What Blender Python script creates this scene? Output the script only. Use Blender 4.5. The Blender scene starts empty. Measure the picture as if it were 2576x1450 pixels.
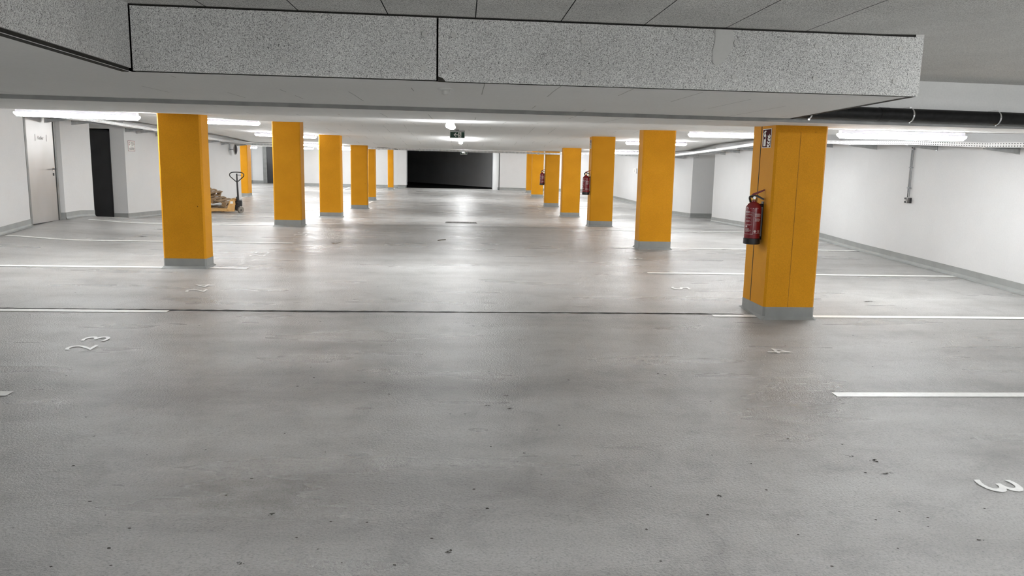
import bpy, bmesh, math, random
from mathutils import Matrix, Vector

random.seed(7)
S = bpy.context.scene
COL = S.collection

# ------------------------------------------------------------------ camera, world, exposure
cam_data = bpy.data.cameras.new('camera')
cam_data.sensor_width = 36.0
cam_data.sensor_fit = 'HORIZONTAL'
cam_data.lens = 1950 / 2576 * 36.0
cam_data.clip_start = 0.05
cam_data.clip_end = 200
cam = bpy.data.objects.new('camera', cam_data)
COL.objects.link(cam)
CX = (0.997862, -0.062139, 0.020237)      # camera right
CD = (0.010045, -0.160148, -0.987042)     # camera down
CF = (0.064575, 0.985135, -0.159181)      # camera forward
cam.matrix_world = Matrix(((CX[0], -CD[0], -CF[0], 0.0),
                           (CX[1], -CD[1], -CF[1], 0.0),
                           (CX[2], -CD[2], -CF[2], 1.6),
                           (0, 0, 0, 1)))
S.camera = cam
world = bpy.data.worlds.new('world')
S.world = world
world.use_nodes = True
world.node_tree.nodes['Background'].inputs[0].default_value = (0.8, 0.85, 0.9, 1)
world.node_tree.nodes['Background'].inputs[1].default_value = 0.0
S.view_settings.view_transform = 'Standard'
S.view_settings.look = 'None'
S.view_settings.gamma = 1
S.view_settings.exposure = 0.53
S.view_settings.use_curve_mapping = False
S.cycles.diffuse_bounces = 6
S.cycles.glossy_bounces = 3
S.cycles.max_bounces = 8
S.cycles.use_adaptive_sampling = True
S.cycles.adaptive_threshold = 0.035
S.cycles.caustics_reflective = False
S.cycles.caustics_refractive = False
LAMP = 74.0            # radiance of the lamp diffusers

# ------------------------------------------------------------------ levels of the place
def interp(x, xs, ys):
    if x <= xs[0]:
        return ys[0]
    for i in range(1, len(xs)):
        if x <= xs[i]:
            t = (x - xs[i-1]) / (xs[i] - xs[i-1])
            return ys[i-1] + t * (ys[i] - ys[i-1])
    return ys[-1]
FY = [-20, 2.5, 5.53, 8.13, 10.73, 13.33, 15.93, 16.5, 18.53, 21.13, 23.73, 26.33, 28.93, 31.53, 34.13, 38, 45]
FZ = [-.16, -.16, -.095, 0, .10, .18, .262, .265, .125, .065, 0, -.016, .026, .063, .129, .25, .40]
CY = [-20, 8.13, 10.73, 13.33, 15.93, 16.6, 18.53, 21.13, 23.73, 26.33, 28.93, 34.13, 38, 45]
CZ = [2.03, 2.035, 2.15, 2.20, 2.335, 2.345, 2.255, 2.225, 2.08, 2.075, 2.05, 2.125, 2.15, 2.22]
LY = [10.5, 13.3, 17, 22, 26, 29]
LZ = [2.20, 2.38, 2.38, 2.32, 2.24, 2.12]
def smooth(t):
    t = max(0.0, min(1.0, t))
    return t * t * (3 - 2 * t)
def fz(x, y):
    z = interp(y, FY, FZ)
    if x < -6.3:
        z += 0.07 * smooth((-6.3 - x) / 1.5) * smooth((18.4 - y) / 1.0) * smooth((y - 9) / 4)
    return z
def cz(x, y):
    z = interp(y, CY, CZ)
    if x < -3.4 and 9 < y < 31:
        e = interp(y, LY, LZ) - z
        e *= smooth((y - 9) / 2) * smooth((31 - y) / 3)
        z += max(0.0, e) * min(1.0, (-3.4 - x) / 4.3)
    return z
def facey(x):                       # front edge of the low slab
    return 6.59 + 0.0895 * (x + 3.69)

# ------------------------------------------------------------------ materials
def new_mat(name):
    m = bpy.data.materials.new(name)
    m.use_nodes = True
    nt = m.node_tree
    b = nt.nodes['Principled BSDF']
    return m, nt, b
def N(nt, kind, **kw):
    n = nt.nodes.new(kind)
    for k, v in kw.items():
        setattr(n, k, v)
    return n
def noise(nt, vec, scale, detail=2.0, rough=0.5, dist=0.0):
    n = N(nt, 'ShaderNodeTexNoise')
    n.inputs['Scale'].default_value = scale
    n.inputs['Detail'].default_value = detail
    n.inputs['Roughness'].default_value = rough
    n.inputs['Distortion'].default_value = dist
    nt.links.new(vec, n.inputs['Vector'])
    return n.outputs['Fac']
def ramp(nt, fac, stops):
    r = N(nt, 'ShaderNodeValToRGB')
    el = r.color_ramp.elements
    while len(el) > 1:
        el.remove(el[-1])
    el[0].position = stops[0][0]
    el[0].color = (*stops[0][1], 1) if len(stops[0][1]) == 3 else stops[0][1]
    for p, c in stops[1:]:
        e = el.new(p)
        e.color = (*c, 1)
    nt.links.new(fac, r.inputs[0])
    return r.outputs[0]
def g(v):
    return (v, v, v)
def mul(nt, a, b, fac=1.0):
    m = N(nt, 'ShaderNodeMix', data_type='RGBA', blend_type='MULTIPLY')
    m.inputs[0].default_value = fac
    nt.links.new(a, m.inputs[6])
    if isinstance(b, tuple):
        m.inputs[7].default_value = (*b, 1)
    else:
        nt.links.new(b, m.inputs[7])
    return m.outputs[2]
def coords(nt, scale=(1, 1, 1), which='Object'):
    t = N(nt, 'ShaderNodeTexCoord')
    mp = N(nt, 'ShaderNodeMapping')
    mp.inputs['Scale'].default_value = scale
    nt.links.new(t.outputs[which], mp.inputs[0])
    return mp.outputs[0]
def mth(nt, op, a, b=None, c=None):
    n = N(nt, 'ShaderNodeMath', operation=op)
    for i, v in enumerate((a, b, c)):
        if v is None:
            continue
        if isinstance(v, (int, float)):
            n.inputs[i].default_value = v
        else:
            nt.links.new(v, n.inputs[i])
    return n.outputs[0]
def bump(nt, b, height, strength, dist):
    bp = N(nt, 'ShaderNodeBump')
    bp.inputs['Strength'].default_value = strength
    bp.inputs['Distance'].default_value = dist
    nt.links.new(height, bp.inputs['Height'])
    nt.links.new(bp.outputs[0], b.inputs['Normal'])

def simple(name, col, rough=0.5, metal=0.0, vary=0.12, scale=8.0, spec=0.5):
    m, nt, b = new_mat(name)
    v = coords(nt)
    f = noise(nt, v, scale, 3)
    c = ramp(nt, f, [(0.3, tuple(x * (1 - vary) for x in col)), (0.7, tuple(min(1, x * (1 + vary)) for x in col))])
    nt.links.new(c, b.inputs['Base Color'])
    b.inputs['Roughness'].default_value = rough
    b.inputs['Metallic'].default_value = metal
    b.inputs['Specular IOR Level'].default_value = spec
    return m

def floor_material():
    m, nt, b = new_mat('coated_concrete')
    v = coords(nt)
    vs = coords(nt, (0.35, 1.6, 1))
    base = ramp(nt, noise(nt, vs, 0.9, 5, 0.6), [(0.28, (.285, .278, .268)), (0.48, (.40, .395, .384)), (0.72, (.47, .467, .458))])
    c2 = ramp(nt, noise(nt, v, 3.2, 5, 0.62, 0.4), [(0.28, g(.80)), (0.5, g(1.0)), (0.75, g(1.07))])
    c3 = ramp(nt, noise(nt, v, 85, 3, .65), [(0.28, g(.66)), (0.46, g(.98)), (0.72, g(1.16))])
    # dark grime specks
    c4 = ramp(nt, noise(nt, v, 14, 3, 0.7), [(0.15, g(.5)), (0.20, g(1.0))])
    col = mul(nt, mul(nt, mul(nt, base, c2), c3), c4)
    sy = N(nt, 'ShaderNodeSeparateXYZ')
    nt.links.new(v, sy.inputs[0])
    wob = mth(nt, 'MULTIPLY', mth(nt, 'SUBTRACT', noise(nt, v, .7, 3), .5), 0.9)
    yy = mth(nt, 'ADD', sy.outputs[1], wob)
    dark_marks = None
    for yc, wd, k in ((5.62, .30, .26), (7.95, .28, .15), (10.55, .25, .10), (15.75, .55, .16)):  # darker wavering bands across the floor at set depths
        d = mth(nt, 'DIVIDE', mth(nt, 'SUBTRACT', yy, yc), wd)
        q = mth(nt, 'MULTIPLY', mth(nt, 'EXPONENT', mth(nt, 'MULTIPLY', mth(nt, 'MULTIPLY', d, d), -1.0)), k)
        dark_marks = q if dark_marks is None else mth(nt, 'ADD', dark_marks, q)
    dark_marks = mth(nt, 'MULTIPLY', dark_marks, mth(nt, 'MULTIPLY', noise(nt, coords(nt, (.5, 1.5, 1)), 1.1, 4, .6), 2.0))
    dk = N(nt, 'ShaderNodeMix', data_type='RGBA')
    nt.links.new(dark_marks, dk.inputs[0])
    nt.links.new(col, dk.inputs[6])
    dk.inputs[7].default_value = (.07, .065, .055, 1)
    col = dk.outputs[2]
    nt.links.new(col, b.inputs['Base Color'])
    rg = ramp(nt, noise(nt, vs, 1.7, 3, 0.5), [(0.24, g(.22)), (0.76, g(.42))])
    nt.links.new(rg, b.inputs['Roughness'])
    b.inputs['Specular IOR Level'].default_value = 0.42
    fine = noise(nt, v, 75, 3, 0.6)
    med = noise(nt, coords(nt, (.6, 1, 1)), 2.2, 4, 0.55)
    h = mth(nt, 'ADD', mth(nt, 'MULTIPLY', fine, 0.50), mth(nt, 'MULTIPLY', med, 0.45))
    bump(nt, b, h, 0.8, 0.016)
    return m

def yellow_material():
    m, nt, b = new_mat('yellow_paint')
    v = coords(nt)
    base = ramp(nt, noise(nt, v, 2.5, 4), [(0.3, (.66, .285, .008)), (0.7, (.735, .325, .011))])
    grain = ramp(nt, noise(nt, v, 140, 2), [(0.3, g(.90)), (0.65, g(1.05))])
    spots = ramp(nt, noise(nt, v, 17, 2, 0.5), [(0.19, g(.25)), (0.235, g(1.0))])
    nt.links.new(mul(nt, mul(nt, base, grain), spots), b.inputs['Base Color'])
    b.inputs['Roughness'].default_value = 0.6
    b.inputs['Specular IOR Level'].default_value = 0.18
    bump(nt, b, noise(nt, v, 70, 3), 0.25, 0.004)
    return m

def plaster(name, lo, hi, streak=0.0, specks=True, seams=None):
    m, nt, b = new_mat(name)
    v = coords(nt)
    col = ramp(nt, noise(nt, v, 0.8, 5, 0.6), [(0.3, lo), (0.7, hi)])
    col = mul(nt, col, ramp(nt, noise(nt, v, 60, 2), [(0.3, g(.975)), (0.65, g(1.01))]))
    if specks:
        col = mul(nt, col, ramp(nt, noise(nt, v, 9, 2, 0.5), [(0.155, g(.40)), (0.19, g(1.0))]))
    if seams:
        off, step, wd, dark = seams
        sx = N(nt, 'ShaderNodeSeparateXYZ')
        nt.links.new(v, sx.inputs[0])
        wob = mth(nt, 'MULTIPLY', noise(nt, v, 1.5, 2), 0.02)
        xx = mth(nt, 'ADD', sx.outputs[0], wob)
        f = mth(nt, 'FRACT', mth(nt, 'DIVIDE', mth(nt, 'SUBTRACT', xx, off), step))
        line = mth(nt, 'LESS_THAN', f, wd / step)
        brk = mth(nt, 'GREATER_THAN', noise(nt, v, 0.9, 2), 0.53)
        line = mth(nt, 'MULTIPLY', line, brk)
        mx = N(nt, 'ShaderNodeMix', data_type='RGBA')
        nt.links.new(line, mx.inputs[0])
        nt.links.new(col, mx.inputs[6])
        mx.inputs[7].default_value = (dark, dark, dark * .95, 1)
        col = mx.outputs[2]
    nt.links.new(col, b.inputs['Base Color'])
    b.inputs['Roughness'].default_value = 0.75
    b.inputs['Specular IOR Level'].default_value = 0.25
    bump(nt, b, noise(nt, v, 30, 3), 0.06, 0.004)
    return m

def woodwool(name, light, seams=None):
    m, nt, b = new_mat(name)
    v = coords(nt)
    n1 = noise(nt, coords(nt, (1.0, 1.0, 1.35)), 205, 1.5, 0.5, 1.5)
    n2 = noise(nt, coords(nt, (1.4, 1.0, 0.8)), 150, 1.0, 0.5, 2.0)
    n = mth(nt, 'MULTIPLY', mth(nt, 'ADD', n1, n2), 0.5)
    col = ramp(nt, n, [(0.385, tuple(x * .10 for x in light)), (0.462, tuple(x * .66 for x in light)), (0.53, light), (0.62, tuple(min(.95, x * 1.1) for x in light))])
    col = mul(nt, col, ramp(nt, noise(nt, v, 2.2, 4, 0.6), [(0.3, g(.90)), (0.7, g(1.06))]))
    if seams:
        off, step, wd = seams
        sx = N(nt, 'ShaderNodeSeparateXYZ')
        nt.links.new(v, sx.inputs[0])
        f = mth(nt, 'FRACT', mth(nt, 'DIVIDE', mth(nt, 'SUBTRACT', sx.outputs[0], off), step))
        line = mth(nt, 'LESS_THAN', f, wd / step)
        edge = mth(nt, 'ADD', sx.outputs[0], mth(nt, 'MULTIPLY', noise(nt, v, 1.5, 3), 0.9))
        line = mth(nt, 'MULTIPLY', line, mth(nt, 'LESS_THAN', edge, 2.95))
        # smeared skim coat towards the pipe side
        sm = N(nt, 'ShaderNodeMapRange')
        nt.links.new(mth(nt, 'ADD', edge, mth(nt, 'MULTIPLY', noise(nt, coords(nt, (.7, 2.2, 1)), 1.6, 4, .6, .5), 1.5)), sm.inputs[0])
        sm.inputs[1].default_value = 3.0
        sm.inputs[2].default_value = 4.2
        sm.inputs[3].default_value = 0.0
        sm.inputs[4].default_value = 0.42
        mk = N(nt, 'ShaderNodeMix', data_type='RGBA')
        nt.links.new(sm.outputs[0], mk.inputs[0])
        nt.links.new(col, mk.inputs[6])
        mk.inputs[7].default_value = (.78, .775, .75, 1)
        col = mk.outputs[2]
        mx = N(nt, 'ShaderNodeMix', data_type='RGBA')
        nt.links.new(line, mx.inputs[0])
        nt.links.new(col, mx.inputs[6])
        mx.inputs[7].default_value = (.03, .03, .03, 1)
        col = mx.outputs[2]
    nt.links.new(col, b.inputs['Base Color'])
    b.inputs['Roughness'].default_value = 0.9
    b.inputs['Specular IOR Level'].default_value = 0.1
    bump(nt, b, n, 0.6, 0.01)
    return m

def emissive(name, col, strength):
    m, nt, b = new_mat(name)
    b.inputs['Base Color'].default_value = (.9, .9, .9, 1)
    b.inputs['Emission Color'].default_value = (*col, 1)
    b.inputs['Emission Strength'].default_value = strength
    return m

def perforated(name):
    m, nt, b = new_mat(name)
    t = N(nt, 'ShaderNodeTexCoord')
    sx = N(nt, 'ShaderNodeSeparateXYZ')
    nt.links.new(t.outputs['UV'], sx.inputs[0])
    fu = mth(nt, 'FRACT', mth(nt, 'DIVIDE', sx.outputs[0], 0.05))
    fv = mth(nt, 'FRACT', mth(nt, 'DIVIDE', sx.outputs[1], 0.03))
    hu = mth(nt, 'MULTIPLY', mth(nt, 'GREATER_THAN', fu, 0.28), mth(nt, 'LESS_THAN', fu, 0.72))
    hv = mth(nt, 'MULTIPLY', mth(nt, 'GREATER_THAN', fv, 0.30), mth(nt, 'LESS_THAN', fv, 0.72))
    hole = mth(nt, 'MULTIPLY', hu, hv)
    mx = N(nt, 'ShaderNodeMix', data_type='RGBA')
    nt.links.new(hole, mx.inputs[0])
    mx.inputs[6].default_value = (.62, .63, .63, 1)
    mx.inputs[7].default_value = (.06, .06, .06, 1)
    nt.links.new(mx.outputs[2], b.inputs['Base Color'])
    nt.links.new(mth(nt, 'MULTIPLY', mth(nt, 'SUBTRACT', 1.0, hole), 0.55), b.inputs['Metallic'])
    b.inputs['Roughness'].default_value = 0.42
    return m

def brushed_door():
    m, nt, b = new_mat('galvanised_door')
    v = coords(nt, (1, 1, .5))
    c = ramp(nt, noise(nt, v, 1.6, 2, 0.5), [(0.3, (.36, .35, .335)), (0.7, (.43, .43, .425))])
    nt.links.new(c, b.inputs['Base Color'])
    b.inputs['Metallic'].default_value = 0.6
    b.inputs['Roughness'].default_value = 0.36
    return m

def wood_material():
    m, nt, b = new_mat('pallet_wood')
    v = coords(nt, (1, 12, 12))
    c = ramp(nt, noise(nt, v, 4.0, 4, 0.6), [(0.3, (.20, .125, .065)), (0.7, (.40, .28, .16))])
    nt.links.new(c, b.inputs['Base Color'])
    b.inputs['Roughness'].default_value = 0.8
    return m

M = {
    'floor': floor_material(),
    'yellow': yellow_material(),
    'wall': plaster('white_wall_paint', (.645, .648, .648), (.695, .698, .698)),
    'ceil': plaster('white_slab_paint', (.90, .897, .88), (.935, .932, .915), seams=(.13, .455, .005, .42)),
    'slabface': plaster('white_concrete', (.80, .80, .785), (.86, .86, .845)),
    'wool_top': woodwool('wood_wool_boards', (.95, .94, .91), seams=(.06, .5, .006)),
    'wool': woodwool('wood_wool_panel', (.86, .855, .835)),
    'wool_edge': plaster('wood_wool_painted_edge', (.60, .595, .57), (.68, .675, .65), specks=False),
    'base': simple('grey_plinth_paint', (.29, .30, .292), 0.55, 0, .08, 6),
    'line': simple('white_line_paint', (.93, .93, .90), 0.4, 0, .06, 30),
    'number': simple('worn_white_paint', (.93, .93, .91), 0.4, 0, .08, 30),
    'black': simple('black_plastic', (.012, .012, .013), 0.4),
    'joint': simple('joint_filler', (.018, .016, .012), 0.8, 0, .4, 30),
    'stripgrey': simple('grey_joint_strip', (.33, .33, .32), 0.7),
    'dark_marks': simple('dark_dirt', (.05, .045, .035), 0.9, 0, .4, 40),
    'lampgrey': simple('lamp_housing_grey', (.17, .16, .175), 0.5),
    'emit': emissive('lamp_diffuser', (.965, .985, 1.0), LAMP),
    'galv': simple('galvanised_steel', (.50, .51, .51), 0.42, .7, .15, 14),
    'galvdark': simple('grey_steel', (.25, .255, .26), 0.5, .5),
    'perf': perforated('perforated_steel'),
    'pipe': simple('black_cast_pipe', (.008, .008, .008), 0.5, 0, .5, 20, .25),
    'chrome': simple('bright_steel', (.75, .75, .75), 0.2, 1.0, .05),
    'red': simple('red_enamel', (.20, .010, .016), 0.26, 0, .06),
    'print': simple('white_print', (.62, .50, .50), 0.5),
    'brass': simple('brass', (.55, .38, .15), 0.35, .9),
    'signred': simple('dark_red_sign', (.060, .006, .010), 0.7, spec=.1),
    'signwhite': simple('sign_white', (.78, .78, .74), 0.5, 0, .04),
    'signpink': simple('sign_red_border', (.30, .10, .10), 0.5),
    'ink': simple('sign_ink', (.05, .045, .045), 0.6),
    'green': simple('sign_green', (.004, .035, .020), 0.4),
    'door': brushed_door(),
    'doordark': simple('anthracite_door', (.022, .022, .023), 0.5, 0, .15, 4),
    'frame': simple('grey_door_frame', (.20, .205, .20), 0.45, .2),
    'white_plastic': simple('white_plastic', (.72, .72, .70), 0.4),
    'truck': simple('ochre_truck_paint', (.60, .35, .125), 0.45, 0, .12, 12),
    'wood': wood_material(),
    'rubber': simple('grey_wheel', (.20, .18, .155), 0.6),
    'mirror': simple('dull_mirror_face', (.02, .017, .017), 0.6, 0, spec=.1),
    'mirror_rim': simple('mirror_rim', (.27, .25, .22), 0.5),
    'rampwall': plaster('bare_concrete', (.68, .68, .685), (.74, .74, .745)),
    'rampfloor': simple('unlit_black_floor', (.006, .006, .006), 0.95, 0, .3, 30, .1),  # the ramp's lack of light is put into this near-black floor colour
    'patch': plaster('smooth_filler', (.58, .575, .555), (.64, .635, .61), specks=False),
    'grate': simple('drain_steel', (.17, .165, .155), 0.5, .6),
    'hairline': simple('dirty_yellow', (.27, .115, .008), 0.8, 0, .5, 20),
    'leaf': simple('dry_leaf', (.09, .065, .035), 0.8, 0, .3, 30),
}

# ------------------------------------------------------------------ mesh building
class MB:
    def __init__(s):
        s.v, s.f, s.mi, s.uv = [], [], [], {}
        s.cur = 0
    def poly(s, pts, uv=None):
        i = len(s.v)
        s.v += [tuple(p) for p in pts]
        s.f.append(tuple(range(i, i + len(pts))))
        s.mi.append(s.cur)
        if uv:
            s.uv[len(s.f) - 1] = uv
    def faces(s, verts, faces):
        i = len(s.v)
        s.v += [tuple(p) for p in verts]
        for f in faces:
            s.f.append(tuple(i + k for k in f))
            s.mi.append(s.cur)
    def box(s, x0, x1, y0, y1, z0, z1, T=None):
        vs = [Vector(p) for p in ((x0, y0, z0), (x1, y0, z0), (x1, y1, z0), (x0, y1, z0), (x0, y0, z1), (x1, y0, z1), (x1, y1, z1), (x0, y1, z1))]
        if T is not None:
            vs = [T @ p for p in vs]
        s.faces(vs, [(3, 2, 1, 0), (4, 5, 6, 7), (0, 1, 5, 4), (1, 2, 6, 5), (2, 3, 7, 6), (3, 0, 4, 7)])
    def prism(s, poly, lo, hi, fn):
        """poly: 2-D outline; fn(u, v, w) -> point; w from lo to hi"""
        n = len(poly)
        vs = [fn(u, v, lo) for u, v in poly] + [fn(u, v, hi) for u, v in poly]
        fs = [tuple(range(n))[::-1], tuple(range(n, 2 * n))]
        fs += [(i, (i + 1) % n, n + (i + 1) % n, n + i) for i in range(n)]
        s.faces(vs, fs)
    def tube(s, path, r, n=10, cap=True):
        pts = [Vector(p) for p in path]
        rs = r if isinstance(r, (list, tuple)) else [r] * len(pts)
        rings = []
        up0 = None
        for i, p in enumerate(pts):
            d = (pts[min(i + 1, len(pts) - 1)] - pts[max(i - 1, 0)]).normalized()
            if up0 is None:
                up0 = Vector((0, 0, 1)) if abs(d.z) < .9 else Vector((1, 0, 0))
            a = d.cross(up0).normalized()
            b = a.cross(d).normalized()
            up0 = b
            rings.append([p + a * (rs[i] * math.cos(2 * math.pi * k / n)) + b * (rs[i] * math.sin(2 * math.pi * k / n)) for k in range(n)])
        vs = [q for ring in rings for q in ring]
        fs = []
        for i in range(len(pts) - 1):
            for k in range(n):
                k2 = (k + 1) % n
                fs.append((i * n + k, i * n + k2, (i + 1) * n + k2, (i + 1) * n + k))
        if cap:
            fs.append(tuple(range(n))[::-1])
            fs.append(tuple((len(pts) - 1) * n + k for k in range(n)))
        s.faces(vs, fs)
    def lathe(s, prof, n=24, T=None, close=True):
        """prof: list of (r, z)"""
        vs = []
        for r, z in prof:
            for k in range(n):
                a = 2 * math.pi * k / n
                p = Vector((r * math.cos(a), r * math.sin(a), z))
                vs.append(T @ p if T is not None else p)
        fs = []
        for i in range(len(prof) - 1):
            for k in range(n):
                k2 = (k + 1) % n
                fs.append((i * n + k, i * n + k2, (i + 1) * n + k2, (i + 1) * n + k))
        if close:
            fs.append(tuple(range(n))[::-1])
            fs.append(tuple((len(prof) - 1) * n + k for k in range(n)))
        s.faces(vs, fs)
    def build(s, name, mats, parent=None, smooth=False, bevel=0.0, loc=None):
        me = bpy.data.meshes.new(name)
        me.from_pydata([tuple(p) for p in s.v], [], s.f)
        if not isinstance(mats, (list, tuple)):
            mats = [mats]
        for m in mats:
            me.materials.append(M[m] if isinstance(m, str) else m)
        for p, mi in zip(me.polygons, s.mi):
            p.material_index = mi
            p.use_smooth = smooth
        if s.uv:
            ul = me.uv_layers.new(name='UVMap')
            for fi, uvs in s.uv.items():
                for li, uv in zip(me.polygons[fi].loop_indices, uvs):
                    ul.data[li].uv = uv
        me.validate()
        me.update()
        if smooth:
            try:
                me.set_sharp_from_angle(angle=math.radians(40))
            except Exception:
                pass
        o = bpy.data.objects.new(name, me)
        COL.objects.link(o)
        if parent is not None:
            o.parent = parent
        if loc is not None:
            o.location = loc
        if bevel:
            md = o.modifiers.new('edges', 'BEVEL')
            md.width = bevel
            md.segments = 2
            md.limit_method = 'ANGLE'
            md.angle_limit = math.radians(40)
        return o

def curve_pts(pts, k=5):
    P = [Vector(p) for p in pts]
    out = []
    for i in range(len(P) - 1):
        a = P[max(0, i - 1)]; b = P[i]; c = P[i + 1]; d = P[min(len(P) - 1, i + 2)]
        for j in range(k):
            t = j / k
            out.append(.5 * ((2 * b) + (c - a) * t + (2 * a - 5 * b + 4 * c - d) * t * t + (3 * b - a - 3 * c + d) * t ** 3))
    out.append(P[-1])
    return out

def thing(name, label, cat, loc=(0, 0, 0), rotz=0.0, group=None):
    o = bpy.data.objects.new(name, None)
    o.empty_display_size = 0.1
    COL.objects.link(o)
    o.location = loc
    o.rotation_euler = (0, 0, rotz)
    return tag(o, label, cat, group)
def tag(o, label, cat, group=None):
    o['label'] = label
    o['category'] = cat
    if group:
        o['group'] = group
    return o
def struct(o, label=None, cat=None):
    o['kind'] = 'structure'
    if label:
        o['label'] = label
    if cat:
        o['category'] = cat
    return o

def text_shapes(s, size_h):
    """outline of a word as triangles in 2-D, scaled to cap height size_h"""
    cu = bpy.data.curves.new('word', 'FONT')
    cu.body = s
    cu.resolution_u = 3
    ob = bpy.data.objects.new('word', cu)
    COL.objects.link(ob)
    dg = bpy.context.evaluated_depsgraph_get()
    me = bpy.data.meshes.new_from_object(ob.evaluated_get(dg))
    vs = [(v.co.x, v.co.y) for v in me.vertices]
    fs = [tuple(p.vertices) for p in me.polygons]
    bpy.data.objects.remove(ob)
    bpy.data.curves.remove(cu)
    bpy.data.meshes.remove(me)
    x0 = min(v[0] for v in vs)
    k = size_h / 0.70
    return [((v[0] - x0) * k, v[1] * k) for v in vs], fs

# ------------------------------------------------------------------ floor
def grid_sheet(xs, ys, zf):
    mb = MB()
    n = len(xs)
    vs = [(x, y, zf(x, y)) for y in ys for x in xs]
    fs = [(j * n + i, j * n + i + 1, (j + 1) * n + i + 1, (j + 1) * n + i) for j in range(len(ys) - 1) for i in range(n - 1)]
    mb.faces(vs, fs)
    return mb
def frange(a, b, st):
    n = max(1, int(round((b - a) / st)))
    return [a + (b - a) * i / n for i in range(n + 1)]

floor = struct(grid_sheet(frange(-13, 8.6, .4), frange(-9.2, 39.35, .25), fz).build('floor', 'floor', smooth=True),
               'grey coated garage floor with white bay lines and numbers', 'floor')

def strip_x(x0, x1, y, w, dz=.004):
    mb = MB()
    xs = frange(x0, x1, .3)
    vs = [(x, y - w / 2, fz(x, y - w / 2) + dz) for x in xs] + [(x, y + w / 2, fz(x, y + w / 2) + dz) for x in xs]
    n = len(xs)
    mb.faces(vs, [(i, i + 1, n + i + 1, n + i) for i in range(n - 1)])
    return mb
def strip_any(p, q, w, dz=.004):
    mb = MB()
    p, q = Vector(p), Vector(q)
    d = (q - p)
    nn = Vector((-d.y, d.x)).normalized() * (w / 2)
    k = max(2, int(d.length / .3))
    vs = []
    for s_ in (-1, 1):
        for i in range(k + 1):
            c = p + d * (i / k) + nn * s_
            vs.append((c.x, c.y, fz(c.x, c.y) + dz))
    mb.faces(vs, [(i, i + 1, k + 1 + i + 1, k + 1 + i) for i in range(k)])
    return mb
BAY = 2.6
Y1 = 8.134
for k in range(-1, 9):
    y = Y1 + k * BAY
    x0 = [-3.2, -3.05, -2.93, -2.86, -3.0, -3.0, -2.72, -2.72, -3.4, -3.4][k + 1]
    xl = {-1: -7.55, 0: -7.55, 1: -7.5, 2: -7.56, 3: -7.42, 4: -7.68, 5: -7.7, 6: -7.7}.get(k, -7.7)
    if k <= 7:
        strip_x(xl, x0, y, .10).build('parking_line', 'line', floor)
for k in range(-2, 11):
    y = Y1 + k * BAY
    x0 = [2.95, 2.84, 2.73, 2.625, 2.63, 2.575, 2.57, 2.6, 2.6, 2.6, 2.68, 2.69, 2.7][k + 2]
    xr = [7.2, 7.2, 7.2, 7.2, 7.0, 7.0, 7.0, 7.0, 7.0, 6.8, 6.75, 6.6, 6.5][k + 2]
    strip_x(x0, xr, y, .10).build('parking_line', 'line', floor)
for p, q in (((-5.895, 29.0), (-5.92, 31.9)), ((-7.626, 37.2), (-7.55, 39.1)), ((-5.544, 36.5), (-5.538, 38.8)), ((-3.49, 28.6), (-3.447, 30.3)),
             ((-3.36, 37.3), (-3.38, 39.0)), ((-10.44, 38.4), (-10.3, 41.0)), ((-8.66, 30.7), (-8.55, 31.6))):
    if q[1] < 39.3:
        strip_any(p, q, .10).build('parking_line', 'line', floor)
strip_x(-7.4, -6.8, 37.4, .12).build('parking_line', 'line', floor)
strip_x(-4.1, -3.8, 37.45, .12).build('parking_line', 'line', floor)

def bay_number(digits, x, y, side):
    """side -1: read facing the bays at -x; +1: facing the bays at +x. x = edge nearer the aisle"""
    mb = MB()
    for i, ch in enumerate(digits):
        vs, fs = text_shapes(ch, 1.0)
        w = max(v[0] for v in vs)
        h0 = min(v[1] for v in vs); h1 = max(v[1] for v in vs)
        pts = []
        for u, v in vs:
            uu = u / w * .16 + i * .29
            vv = (v - h0) / (h1 - h0) * .23
            px = x + side * vv
            py = y - side * uu
            pts.append((px, py, fz(px, py) + .005))
        mb.faces(pts, fs)
    return mb.build('bay_number', 'number', floor)
for d, x, y in (('23', -3.16, 6.66), ('24', -3.0, 9.12), ('25', -2.98, 11.8), ('26', -2.86, 14.35), ('28', -2.95, 19.3), ('29', -2.95, 21.9), ('30', -2.9, 24.5)):
    bay_number(d, x, y, -1)
for d, x, y in (('3', 2.90, 4.0), ('4', 2.78, 6.82), ('5', 2.68, 9.72), ('6', 2.63, 12.15), ('7', 2.60, 14.8), ('9', 2.62, 19.8), ('10', 2.62, 22.5), ('11', 2.65, 25.1), ('12', 2.68, 27.7), ('13', 2.68, 30.3)):
    bay_number(d, x, y, 1)

# expansion joints
mb = MB()
xs = frange(-7.6, 3.1, .06)
top, bot = [], []
for x in xs:
    y = 8.215 + .012 * math.sin(x * .8) + random.uniform(-.004, .004) - (.03 if x > 2.6 else 0) * (x - 2.6)
    w = random.uniform(.016, .034) * (1.0 if x < -1 else .8)
    bot.append((x, y - w, fz(x, y) + .003)); top.append((x, y + w, fz(x, y) + .003))
n = len(xs)
mb.faces(bot + top, [(i, i + 1, n + i + 1, n + i) for i in range(n - 1)])
mb.build('expansion_joint', 'joint', floor)
mb = MB()
xs = frange(-3.1, 3.05, .1)
top, bot = [], []
for x in xs:
    y = 16.28 + random.uniform(-.01, .01)
    w = random.uniform(.008, .02)
    bot.append((x, y - w, fz(x, y) + .003)); top.append((x, y + w, fz(x, y) + .003))
n = len(xs)
mb.faces(bot + top, [(i, i + 1, n + i + 1, n + i) for i in range(n - 1)])
mb.build('expansion_joint', 'stripgrey', floor)
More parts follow.
